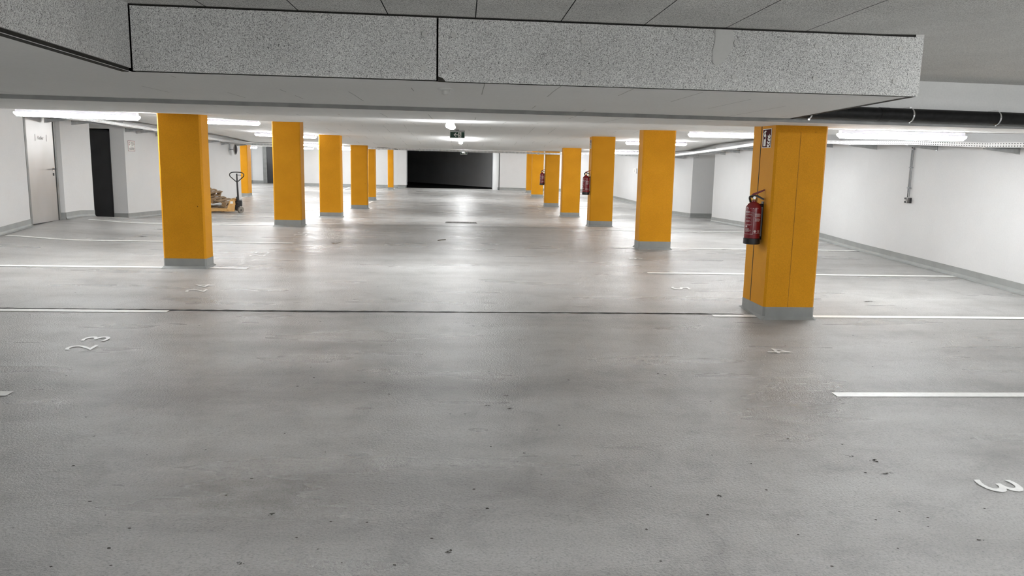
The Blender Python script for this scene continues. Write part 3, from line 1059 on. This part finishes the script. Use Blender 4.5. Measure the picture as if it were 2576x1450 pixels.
lz_ = lambda y: interp(y, [13, 15.3, 17, 20, 25.4, 28.2], [2.25, 2.245, 2.25, 2.17, 2.07, 2.04])
ly = [15.3, 16.3, 18.8, 19.4, 20.6, 22.0, 23.3, 24.5, 26.0, 27.5]
lp_ = [(-7.50, y, lz_(y)) for y in [14.9] + ly[1:] + [28.2]]
tray('perforated steel cable tray on brackets along the wall with the doors', lp_, .24, .06,
     [(-7.80 if y > 17.5 or y < 17 else -7.8, y, lz_(y), .40, 1) for y in ly], 1)
tray('perforated cable tray hung across the driving lane before the ramp', [(-7.38, 28.2, 2.04), (-3.4, 28.2, 1.985), (0, 28.2, 1.955), (3.5, 28.2, 1.93), (6.50, 28.2, 1.935)], .2, .062,
     [], 1, [(-6.6, 28.2, 2.03), (-3.0, 28.2, 1.98), (-1.55, 28.2, 1.97), (1.25, 28.2, 1.946), (2.70, 28.2, 1.936), (5.0, 28.2, 1.932)])
mb = MB()
mb.tube(curve_pts([(-3.05, 28.15, 2.045), (-2.95, 28.15, 2.045), (-2.8, 28.15, 2.045), (-2.6, 28.13, 2.03), (-2.45, 28.11, 2.01), (-2.32, 28.085, 1.99)]), .012, 6)
tag(mb.build('cable', 'black', smooth=True), 'black cable dropping in a curve from the ceiling onto the cross tray', 'cable')
mb = MB()
mb.tube([(1.78, 38.60, fz(1.8, 38.6) - .0), (1.78, 38.60, 2.17)], .022, 8)
mb.tube([(1.78, 38.60, 1.2), (1.78, 38.72, 1.2)], .01, 6)
tag(mb.build('downpipe', 'black', smooth=True), 'thin black pipe standing at the rounded ramp jamb', 'pipe')

# ------------------------------------------------------------------ black drain pipe under the slab edge
def pipe_pt(x, dy=-.115, z=2.118):
    return (x, facey(x) + dy, z - .003 * (x - 4.15))
t = thing('drain_pipe', 'thick black drain pipe hung before the white slab face', 'pipe', pipe_pt(2.95))
inv = Matrix.Translation([-c for c in pipe_pt(2.95)])
mb = MB()
mb.tube([pipe_pt(x) for x in frange(2.95, 7.25, .43)], .060, 24)
child(mb, 'pipe_barrel', 'pipe', t, inv, smooth=True)
for x in (3.16, 4.17, 5.07, 6.3):
    mb = MB()
    a = Vector(pipe_pt(x - .008)); b = Vector(pipe_pt(x + .008))
    mb.tube([a, b], .0655, 24)
    d = (b - a).normalized()
    c = Vector(pipe_pt(x))
    mb.box(c.x - .012, c.x + .012, c.y - .008, c.y + .11, c.z + .062, c.z + .075)
    mb.box(c.x - .008, c.x + .008, c.y - .006, c.y + .006, c.z - .076, c.z - .06)
    child(mb, 'pipe_clamp', 'chrome', t, inv)
for x in (3.9, 5.9):
    mb = MB()
    mb.tube([pipe_pt(x - .05), pipe_pt(x + .05)], .0625, 24)
    child(mb, 'pipe_coupling', 'pipe', t, inv, smooth=True)

# ------------------------------------------------------------------ smoke detector
t = thing('smoke_detector', 'round white smoke detector under the beam', 'smoke detector', (-.117, 5.1, ZB))
mb = MB(); mb.lathe([(.050, 0), (.052, -.006), (.046, -.010), (.028, -.013)], 28); mb.build('mounting_plate', 'white_plastic', t, smooth=True)
mb = MB(); mb.lathe([(.027, -.012), (.027, -.020), (.023, -.030), (.014, -.037), (.001, -.039)], 24); mb.build('sensor_dome', 'patch', t, smooth=True)

# ------------------------------------------------------------------ exit signs
MAN = [  # running figure, unit square of the doorway
    [(.40, .80), (.52, .80), (.56, .90), (.48, .98), (.38, .92)],
    [(.30, .76), (.52, .74), (.66, .46), (.52, .40), (.36, .60)],
    [(.30, .76), (.14, .62), (.20, .55), (.38, .66)],
    [(.52, .74), (.74, .60), (.86, .66), (.84, .74), (.74, .70), (.54, .80)],
    [(.66, .46), (.80, .30), (1.02, .30), (1.02, .22), (.74, .20), (.54, .38)],
    [(.52, .42), (.42, .22), (.18, .22), (.14, .14), (.48, .12), (.62, .34)],
]
def exit_sign(label, x0, x1, y, z0, z1, drop):
    t = thing('exit_sign', label, 'exit sign', ((x0 + x1) / 2, y, z1), group='green exit signs')
    w = x1 - x0; h = z1 - z0
    mb = MB(); mb.box(-w / 2, w / 2, -.018, .018, -h, 0); mb.build('sign_case', 'white_plastic', t)
    mb = MB(); mb.box(-w / 2 + .005, w / 2 - .005, -.03, .03, 0, .02); mb.box(-.04, .04, -.012, .012, .02, drop); mb.build('ceiling_bracket', 'galvdark', t)
    m_ = .012
    mb = MB(); mb.poly([(-w / 2 + m_, -.0195, -h + m_), (w / 2 - m_, -.0195, -h + m_), (w / 2 - m_, -.0195, -m_), (-w / 2 + m_, -.0195, -m_)])
    p = mb.build('green_panel', 'green', t)
    mb = MB()
    cxa = -w * .10
    s_ = h * .30
    def A(u, v):
        return (cxa + u * s_, -.0205, -h / 2 + v * s_)
    mb.poly([A(-1.1, 0), A(-.1, 1.0), (A(.35, 1.0)), A(-.45, .2), A(1.1, .2), A(1.1, -.2), A(-.45, -.2), A(.35, -1.0), A(-.1, -1.0)])
    dw0, dw1 = w * .055, w * .26
    dz0, dz1 = -h + .018, -.018
    mb.poly([(dw0, -.0205, dz0), (dw1, -.0205, dz0), (dw1, -.0205, dz1), (dw0, -.0205, dz1)])
    mb.build('pictogram', 'signwhite', p)
    mb = MB()
    for f in MAN:
        mb.poly([(dw0 + u * (dw1 - dw0), -.0215, dz0 + v * (dz1 - dz0)) for u, v in f])
    mb.build('running_figure', 'green', p)
exit_sign('green exit sign with arrow, hanging above the driving lane behind the first lamp', -.30, .035, 17.5, 2.118, 2.265, cz(0, 17.5) - 2.262)
exit_sign('distant green exit sign below the cross cable tray', -.13, .175, 35.0, 1.935, 2.06, cz(0, 35) - 2.058)

# ------------------------------------------------------------------ fire extinguishers
def extinguisher(label, x, y, z, wall_dx):
    """stands upright; the column face is at +x, wall_dx away from the axis"""
    t = thing('fire_extinguisher', label, 'fire extinguisher', (x, y, z), group='red fire extinguishers on the columns')
    r = .083
    mb = MB(); mb.lathe([(r, .045), (r, .385), (r - .004, .405), (r - .02, .43), (.045, .448), (.024, .455), (.022, .475)], 32)
    body = mb.build('cylinder', 'red', t, smooth=True)
    mb = MB(); mb.lathe([(r - .004, 0), (r + .004, .004), (r + .004, .062), (r, .066)], 32)
    mb.build('base_ring', 'black', t, smooth=True)
    mb = MB(); mb.lathe([(.021, .47), (.026, .474), (.026, .496), (.018, .502), (.018, .515)], 16)
    mb.build('valve', 'brass', t, smooth=True)
    mb = MB()
    f = (.62, -.30)
    mb.prism([(-.03, .505), (.02, .512), (.095, .480), (.10, .492), (.03, .528), (-.025, .53)], -.011, .011, lambda u, v, w: (u * .9 - w * .3, u * -.35 + w, v))
    mb.build('carry_handle', 'black', t)
    mb = MB()
    mb.prism([(-.028, .528), (.0, .528), (.10, .578), (.10, .59), (-.012, .545)], -.010, .010, lambda u, v, w: (u * .9 - w * .3, u * -.35 + w, v))
    mb.build('squeeze_lever', 'red', t)
    mb = MB()
    mb.tube(curve_pts([(-.01, .0, .506), (-.034, .012, .512), (-.036, .04, .498), (-.012, .075, .455), (.012, .094, .39), (.018, .096, .26)]), .012, 8)
    mb.build('hose', 'black', t, smooth=True)
    mb = MB(); mb.lathe([(.015, 0), (.015, .012), (.001, .012)], 14, Matrix.Translation((-.012, -.026, .50)) @ Matrix.Rotation(math.pi / 2, 4, 'X'))
    mb.build('pressure_gauge', 'chrome', t)
    # wall bracket
    mb = MB()
    mb.box(.02, wall_dx + .002, -.02, .02, .40, .435); mb.box(wall_dx - .006, wall_dx + .002, -.03, .03, .05, .46); mb.box(.05, wall_dx, -.018, .018, .06, .085)
    mb.build('wall_bracket', 'black', t)
    # printing on the cylinder
    def on(ang, zz, e=.0012):
        return ((r + e) * math.cos(ang), (r + e) * math.sin(ang), zz)
    def band(mb, a0, a1, z0, z1):
        k = max(1, int(abs(a1 - a0) / .12))
        for i in range(k):
            b0 = a0 + (a1 - a0) * i / k; b1 = a0 + (a1 - a0) * (i + 1) / k
            mb.poly([on(b0, z0), on(b1, z0), on(b1, z1), on(b0, z1)])
    mb = MB()
    A0, A1 = math.radians(-176), math.radians(-104)          # the framed instruction field
    for z0, z1 in ((.338, .341), (.110, .113)):
        band(mb, A0, A1, z0, z1)
    for aa in (A0, A1 - .035):
        band(mb, aa, aa + .035, .113, .338)
    rnd = random.Random(3)
    for i, zz in enumerate((.352, .344)):
        band(mb, A0, A1 - .5 - .1 * i, zz, zz + .005)
    for zz in (.322, .314, .286, .280, .255, .249, .243, .212, .206, .168, .162, .156, .150, .144, .138, .132):
        a = A0 + .12
        end = A1 - rnd.uniform(.15, .7)
        while a < end:
            w = rnd.uniform(.06, .2)
            band(mb, a, min(end, a + w), zz, zz + .0032)
            a += w + .05
    band(mb, A0 + .15, A0 + .42, .183, .202)
    B0 = math.radians(-97)
    for zz in (.330, .325, .320, .315, .310, .305, .300, .295, .278, .273, .268, .260, .255, .250):
        a = B0
        end = B0 + rnd.uniform(.6, .95)
        while a < end:
            w = rnd.uniform(.08, .25)
            band(mb, a, min(end, a + w), zz, zz + .0030)
            a += w + .04
    band(mb, B0 - .05, B0 + .95, .118, .121)
    # round test mark and CE letters
    k = 14
    mb.poly([on(B0 + .10 + .17 * math.cos(2 * math.pi * i / k), .142 + .0135 * math.sin(2 * math.pi * i / k), .0013) for i in range(k)])
    vs, fs = text_shapes('CE', .022)
    mb.faces([on(B0 + .38 + u / r, .131 + v, .0013) for u, v in vs], fs)
    mb.build('label_lettering', 'print', body)
    mb = MB()
    for i in range(6):
        a = A0 + .15 + i * .3
        band(mb, a, a + .09, .386, .391)
    mb.build('neck_lettering', 'print', body)
    return t
extinguisher('nearest red fire extinguisher, hung on the column below the fire sign', 3.135, 8.22, .785, .098)
extinguisher('second red fire extinguisher, on the column at mid distance', 2.935, 18.55, .885, .101)
extinguisher('farthest and smallest red fire extinguisher', 2.938, 29.0, .812, .103)

# fire signs
def fire_sign(label, x, y0, y1, z0, z1):
    t = thing('fire_sign', label, 'sign', (x, (y0 + y1) / 2, (z0 + z1) / 2), group='dark red fire extinguisher signs')
    hy, hz = (y1 - y0) / 2, (z1 - z0) / 2
    # seen from -x: picture-right is towards -y
    def P(u, v, e):
        return (-e, hy - u * 2 * hy, -hz + v * 2 * hz)
    mb = MB(); mb.box(-.003, .001, -hy, hy, -hz, hz); mb.build('sign_board', 'signwhite', t)
    def pl(mb, pts, e):
        mb.poly([P(u, v, e) for u, v in pts])
    mb = MB(); pl(mb, [(.045, .035), (.955, .035), (.955, .965), (.045, .965)], .0036)
    p = mb.build('red_field', 'signred', t)
    mb = MB()
    pl(mb, [(.15, .09), (.42, .09), (.42, .62), (.40, .69), (.34, .74), (.23, .74), (.17, .69), (.15, .62)], .0042)
    pl(mb, [(.23, .74), (.34, .74), (.33, .80), (.43, .86), (.40, .90), (.30, .91), (.20, .87), (.25, .81)], .0042)
    pl(mb, [(.20, .87), (.08, .74), (.07, .66), (.12, .66), (.13, .73), (.24, .83)], .0042)
    for pts in ([(.60, .05), (.80, .05), (.90, .14), (.90, .22), (.72, .13), (.62, .20), (.56, .14)],
                [(.55, .30), (.60, .24), (.76, .18), (.90, .26), (.88, .33), (.70, .28), (.62, .36)],
                [(.60, .48), (.66, .38), (.90, .34), (.92, .46), (.78, .44), (.68, .52)],
                [(.62, .68), (.62, .56), (.72, .50), (.92, .48), (.84, .58), (.72, .62)],
                [(.80, .74), (.78, .62), (.90, .55), (.94, .62), (.86, .66)]):
        pl(mb, pts, .0042)
    mb.build('pictogram', 'signwhite', p)
    mb = MB(); pl(mb, [(.19, .46), (.37, .46), (.37, .59), (.19, .59)], .0048)
    mb.build('pictogram_label', 'signred', p)
fire_sign('dark red fire extinguisher sign at the top of the nearest column', 3.230, 8.105, 8.345, 1.815, 2.015)
fire_sign('fire extinguisher sign seen edge-on at the top of the mid distance column', 3.033, 18.55, 18.75, 1.98, 2.18)

# ------------------------------------------------------------------ notice on the wall
t = thing('notice_sign', 'white parking notice with a thin red border on the wall by the recess', 'sign', (-7.798, 19.07, 1.815))
w2, h2 = .195, .122
mb = MB(); mb.box(-.002, .003, -w2, w2, -h2, h2); mb.build('sign_board', 'signwhite', t)
mb = MB()
for y0, y1, z0, z1 in ((-w2, w2, -h2, -h2 + .012), (-w2, w2, h2 - .012, h2), (-w2, -w2 + .020, -h2, h2), (w2 - .020, w2, -h2, h2)):
    mb.poly([(.0036, y0, z0), (.0036, y1, z0), (.0036, y1, z1), (.0036, y0, z1)])
k = 20
for i in range(k):
    a0, a1 = 2 * math.pi * i / k, 2 * math.pi * (i + 1) / k
    mb.poly([(.0036, -.115 + ry * math.cos(a), .055 + rz * math.sin(a)) for a, ry, rz in ((a0, .045, .04), (a1, .045, .04), (a1, .028, .026), (a0, .028, .026))])
mb.build('sign_border', 'signpink', t)
mb = MB()
rnd = random.Random(5)
for y0, y1, zz in ((-.03, .15, .075), (-.03, .16, .045), (.0, .12, .012), (-.07, .12, -.025), (-.14, .15, -.055), (-.13, .14, -.085)):
    y = y0
    while y < y1:
        wd = rnd.uniform(.012, .035)
        mb.poly([(.0036, y, zz - .007), (.0036, min(y1, y + wd), zz - .007), (.0036, min(y1, y + wd), zz + .007), (.0036, y, zz + .007)])
        y += wd + .007
mb.build('sign_lettering', 'ink', t)

# ------------------------------------------------------------------ socket, conduits, switch
yw = 12.05
xw = rwall(yw)
t = thing('wall_socket', 'black double wall socket at the end of the conduit', 'socket', (xw, yw, 1.14))
for s_ in (-1, 1):
    mb = MB(); mb.box(-.036, 0, s_ * .044 - .036, s_ * .044 + .036, -.042, .042)
    hs = mb.build('socket_housing', 'black', t, bevel=.008)
    if s_ > 0:
        mb = MB(); mb.box(-.040, -.035, .028, .064, -.010, .012); mb.build('socket_label', 'signwhite', hs)
mb = MB(); mb.box(-.032, 0, -.009, .009, -.038, .046); mb.build('centre_strip', 'white_plastic', t)
t = thing('conduit', 'twin grey conduits running down the wall to the socket', 'conduit', (xw, yw, 1.2))
for dy, r, zb in ((.02, .011, .07), (-.028, .006, .0)):
    mb = MB(); mb.tube([(-.018, dy, zb), (-.018, dy, .83)], r, 8)
    mb.build('conduit_pipe', 'galvdark', t, smooth=True)
mb = MB(); mb.tube([(-.018, .02, -.02), (-.018, .02, .08)], .006, 6); mb.build('cable_end', 'black', t)
for zz in (.13, .45, .74):
    mb = MB(); mb.box(-.036, 0, -.036, .034, zz, zz + .014); mb.build('conduit_clip', 'galvdark', t)
t = thing('wall_plate', 'small white switch plate on the far part of the socket wall', 'switch', (6.93, 31.2, 1.39))
mb = MB(); mb.box(-.03, .03, -.25, .25, -.095, .095); mb.build('switch_cover', 'white_plastic', t, bevel=.006)
for zz in (-.035, .03):
    mb = MB(); mb.box(-.034, -.029, -.05, .05, zz - .02, zz + .02); mb.build('switch_key', 'stripgrey', t)

# ------------------------------------------------------------------ round mirror on the left wall
t = thing('wall_mirror', 'small round mirror on an arm under the cable tray by the bright column', 'mirror', (-7.62, 26.9, 1.865))
Tm = Matrix.Rotation(math.radians(90), 4, 'Y')
mb = MB(); mb.lathe([(.001, -.03), (.12, -.03), (.175, -.01), (.178, .012), (.16, .018)], 28, Tm); mb.build('mirror_rim', 'mirror_rim', t, smooth=True)
mb = MB(); mb.lathe([(.16, .017), (.12, .035), (.06, .047), (.001, .05)], 28, Tm); mb.build('mirror_face', 'mirror', t, smooth=True)
mb = MB(); mb.tube([(-.03, 0, 0), (-.12, -.03, 0), (-.18, -.03, 0)], .014, 8); mb.box(-.185, -.175, -.07, .01, -.05, .05); mb.build('mounting_arm', 'galvdark', t)

# ------------------------------------------------------------------ floor drain
gx0, gx1, gy0, gy1 = -.43, .362, 19.12, 19.72
t = thing('floor_drain', 'rectangular steel drain grate in the driving lane', 'drain', ((gx0 + gx1) / 2, (gy0 + gy1) / 2, fz(0, 19.4)))
slope = (fz(0, gy1) - fz(0, gy0)) / (gy1 - gy0)
hx, hy = (gx1 - gx0) / 2, (gy1 - gy0) / 2
def tz(x0, x1, y0, y1, mb, za=.003, zb=.007):
    mb.faces([(x, y, y * slope + z_) for z_ in (za, zb) for x, y in ((x0, y0), (x1, y0), (x1, y1), (x0, y1))],
             [(3, 2, 1, 0), (4, 5, 6, 7), (0, 1, 5, 4), (1, 2, 6, 5), (2, 3, 7, 6), (3, 0, 4, 7)])
mb = MB(); tz(-hx + .01, hx - .01, -hy + .01, hy - .01, mb, .001, .0025); mb.build('drain_pit', 'joint', t)
mb = MB()
for a in ((-hx, hx, -hy, -hy + .02), (-hx, hx, hy - .02, hy), (-hx, -hx + .02, -hy, hy), (hx - .02, hx, -hy, hy)):
    tz(*a, mb)
mb.build('drain_frame', 'grate', t)
mb = MB()
for i in range(1, 27):
    x = -hx + 2 * hx * i / 27
    tz(x - .005, x + .005, -hy + .02, hy - .02, mb)
for i in range(1, 5):
    y = -hy + 2 * hy * i / 5
    tz(-hx + .02, hx - .02, y - .005, y + .005, mb)
mb.build('grating', 'grate', t)

# ------------------------------------------------------------------ litter
mb = MB()
px, py = -2.15, 13.3
pts = [(-.075, -.03), (-.03, -.05), (.05, -.02), (.08, .05), (.01, .03), (-.05, .03)]
z0 = fz(px, py)
mb.faces([(px + u, py + v, z0 + .006 + abs(u) * .25) for u, v in pts] + [(px + u, py + v, z0 + .003 + abs(u) * .25) for u, v in pts],
         [tuple(range(6)), tuple(range(6, 12))[::-1]] + [(i, (i + 1) % 6, 6 + (i + 1) % 6, 6 + i) for i in range(6)])
tag(mb.build('dry_leaf', 'leaf'), 'dry curled leaf lying on the lane beside the large column', 'leaf')
mb = MB(); mb.tube([(-.44, 13.92, fz(0, 13.92) + .006), (-.38, 13.97, fz(0, 13.97) + .008), (-.30, 14.03, fz(0, 14.03) + .006)], .006, 6)
tag(mb.build('twig', 'leaf'), 'short thin twig lying in the middle of the driving lane', 'twig')

# ------------------------------------------------------------------ pallet truck
TX, TY = -6.43, 22.75
tzf = fz(TX, TY)
t = thing('pallet_truck', 'ochre hand pallet truck with an upright black looped handle', 'pallet truck', (TX, TY, tzf), math.radians(8))
for s_ in (-1, 1):
    mb = MB()
    y0 = s_ * .19 - .075
    mb.prism([(-1.30, .06), (-1.24, .115), (-.20, .125), (-.20, .065), (-1.0, .055)], y0, y0 + .15, lambda u, v, w: (u, w, v))
    mb.build('fork', 'truck', t, bevel=.006)
    mb = MB(); mb.lathe([(.04, -.035), (.04, .035)], 16, Matrix.Translation((-1.12, s_ * .19, .041)) @ Matrix.Rotation(math.pi / 2, 4, 'X'))
    mb.build('load_roller', 'rubber', t, smooth=True)
mb = MB()
mb.prism([(-.28, .06), (-.06, .06), (-.03, .30), (-.06, .42), (-.14, .42), (-.19, .34)], -.265, -.25, lambda u, v, w: (u, w, v))
mb.prism([(-.28, .06), (-.06, .06), (-.03, .30), (-.06, .42), (-.14, .42), (-.19, .34)], .25, .265, lambda u, v, w: (u, w, v))
mb.prism([(-.14, .42), (-.06, .42), (-.06, .40), (-.14, .40)], -.265, .265, lambda u, v, w: (u, w, v))
mb.prism([(-.19, .12), (-.14, .40), (-.125, .40), (-.175, .12)], -.25, .25, lambda u, v, w: (u, w, v))
chas = mb.build('chassis', 'truck', t)
mb = MB(); mb.poly([(-.17, -.267, .28), (-.09, -.267, .28), (-.09, -.267, .35), (-.16, -.267, .35)])
mb.build('maker_plate', 'signwhite', chas)
mb = MB()
mb.lathe([(.05, .07), (.055, .10), (.055, .26), (.07, .27), (.07, .33), (.04, .36), (.035, .46), (.02, .47)], 18)
mb.box(-.10, .02, -.06, .06, .10, .24)
mb.prism([(-.18, .10), (.02, .20), (.02, .23), (-.18, .14)], -.09, -.075, lambda u, v, w: (u, w, v))
mb.build('hydraulic_pump', 'black', t)
for s_ in (-1, 1):
    mb = MB(); mb.lathe([(.03, -.028), (.088, -.026), (.09, -.02), (.09, .02), (.088, .026), (.03, .028)], 26, Matrix.Translation((.075, s_ * .075, .09)) @ Matrix.Rotation(math.radians(55), 4, 'Z') @ Matrix.Rotation(math.pi / 2, 4, 'X'))
    wh = mb.build('steer_wheel', 'rubber', t, smooth=True)
    mb = MB(); mb.lathe([(.028, -.03), (.028, .03)], 14, Matrix.Translation((.075, s_ * .075, .09)) @ Matrix.Rotation(math.radians(55), 4, 'Z') @ Matrix.Rotation(math.pi / 2, 4, 'X'))
    mb.build('wheel_hub', 'black', wh)
mb = MB(); mb.box(.0, .12, -.05, .05, .20, .36); mb.build('steer_head', 'black', t)
mb = MB()
mb.tube([(.02, 0, .30), (.012, 0, .60), (.004, 0, .90), (0, 0, 1.12)], [.03, .026, .022, .020], 12)
hd = mb.build('handle_shaft', 'black', t, smooth=True)
mb = MB()
loop = [(0, .875), (.10, .965), (.17, 1.03), (.192, 1.075), (.18, 1.12), (.13, 1.152), (.05, 1.16), (-.05, 1.16), (-.13, 1.152), (-.18, 1.12), (-.192, 1.075), (-.17, 1.03), (-.10, .965), (0, .875)]
mb.tube(curve_pts([(u, 0, v) for u, v in loop], 4), .014, 10)
mb.build('handle_loop', 'black', t, smooth=True)
mb = MB(); mb.tube([(.01, -.01, 1.085), (.08, -.01, 1.08), (.13, -.01, 1.068)], .007, 8); mb.build('release_lever', 'black', t)

# pallets behind the truck
def pallet(label, x_end, y, z_end, deg, wide=1.0):
    """long side runs in depth; the edge nearer the handle rests at x_end, z_end; tilted by deg"""
    t = thing('wooden_pallet', label, 'pallet', group='wooden pallets behind the pallet truck')
    t.matrix_basis = Matrix.Translation((x_end, y, z_end)) @ Matrix.Rotation(math.radians(deg), 4, 'Y') @ Matrix.Translation((-.4 * wide, 0, 0)) @ Matrix.Rotation(math.pi / 2, 4, 'Z')
    for i in range(5 if wide == 1 else 3):
        mb = MB(); y = (-.35 + .7 * i / (4 if wide == 1 else 2)) * wide
        mb.box(-.6, .6, y - .05, y + .05, .122, .144); mb.build('deck_board', 'wood', t)
    for x in (-.55, 0, .55):
        mb = MB(); mb.box(x - .05, x + .05, -.4 * wide, .4 * wide, .10, .122); mb.build('cross_board', 'wood', t)
        for y in ((-.35, 0, .35) if wide == 1 else (-.15, .15)):
            mb = MB(); mb.box(x - .05, x + .05, y - .05, y + .05, .022, .10); mb.build('spacer_block', 'wood', t)
    for y in ((-.35, 0, .35) if wide == 1 else (-.15, .15)):
        mb = MB(); mb.box(-.6, .6, y - .05, y + .05, 0, .022); mb.build('runner_board', 'wood', t)
    return t
pz = fz(-7, 23.7)
pallet('wooden pallet lying flat on the floor behind the truck forks', -6.92, 23.72, pz + .004, 0)
pallet('wooden pallet leaning, tilted down towards the pallet truck handle', -6.92, 23.74, pz + .153, 17)
pallet('narrow wooden pallet on top, mostly hidden behind the large column', -7.34, 23.62, pz + .440, 17, .5)
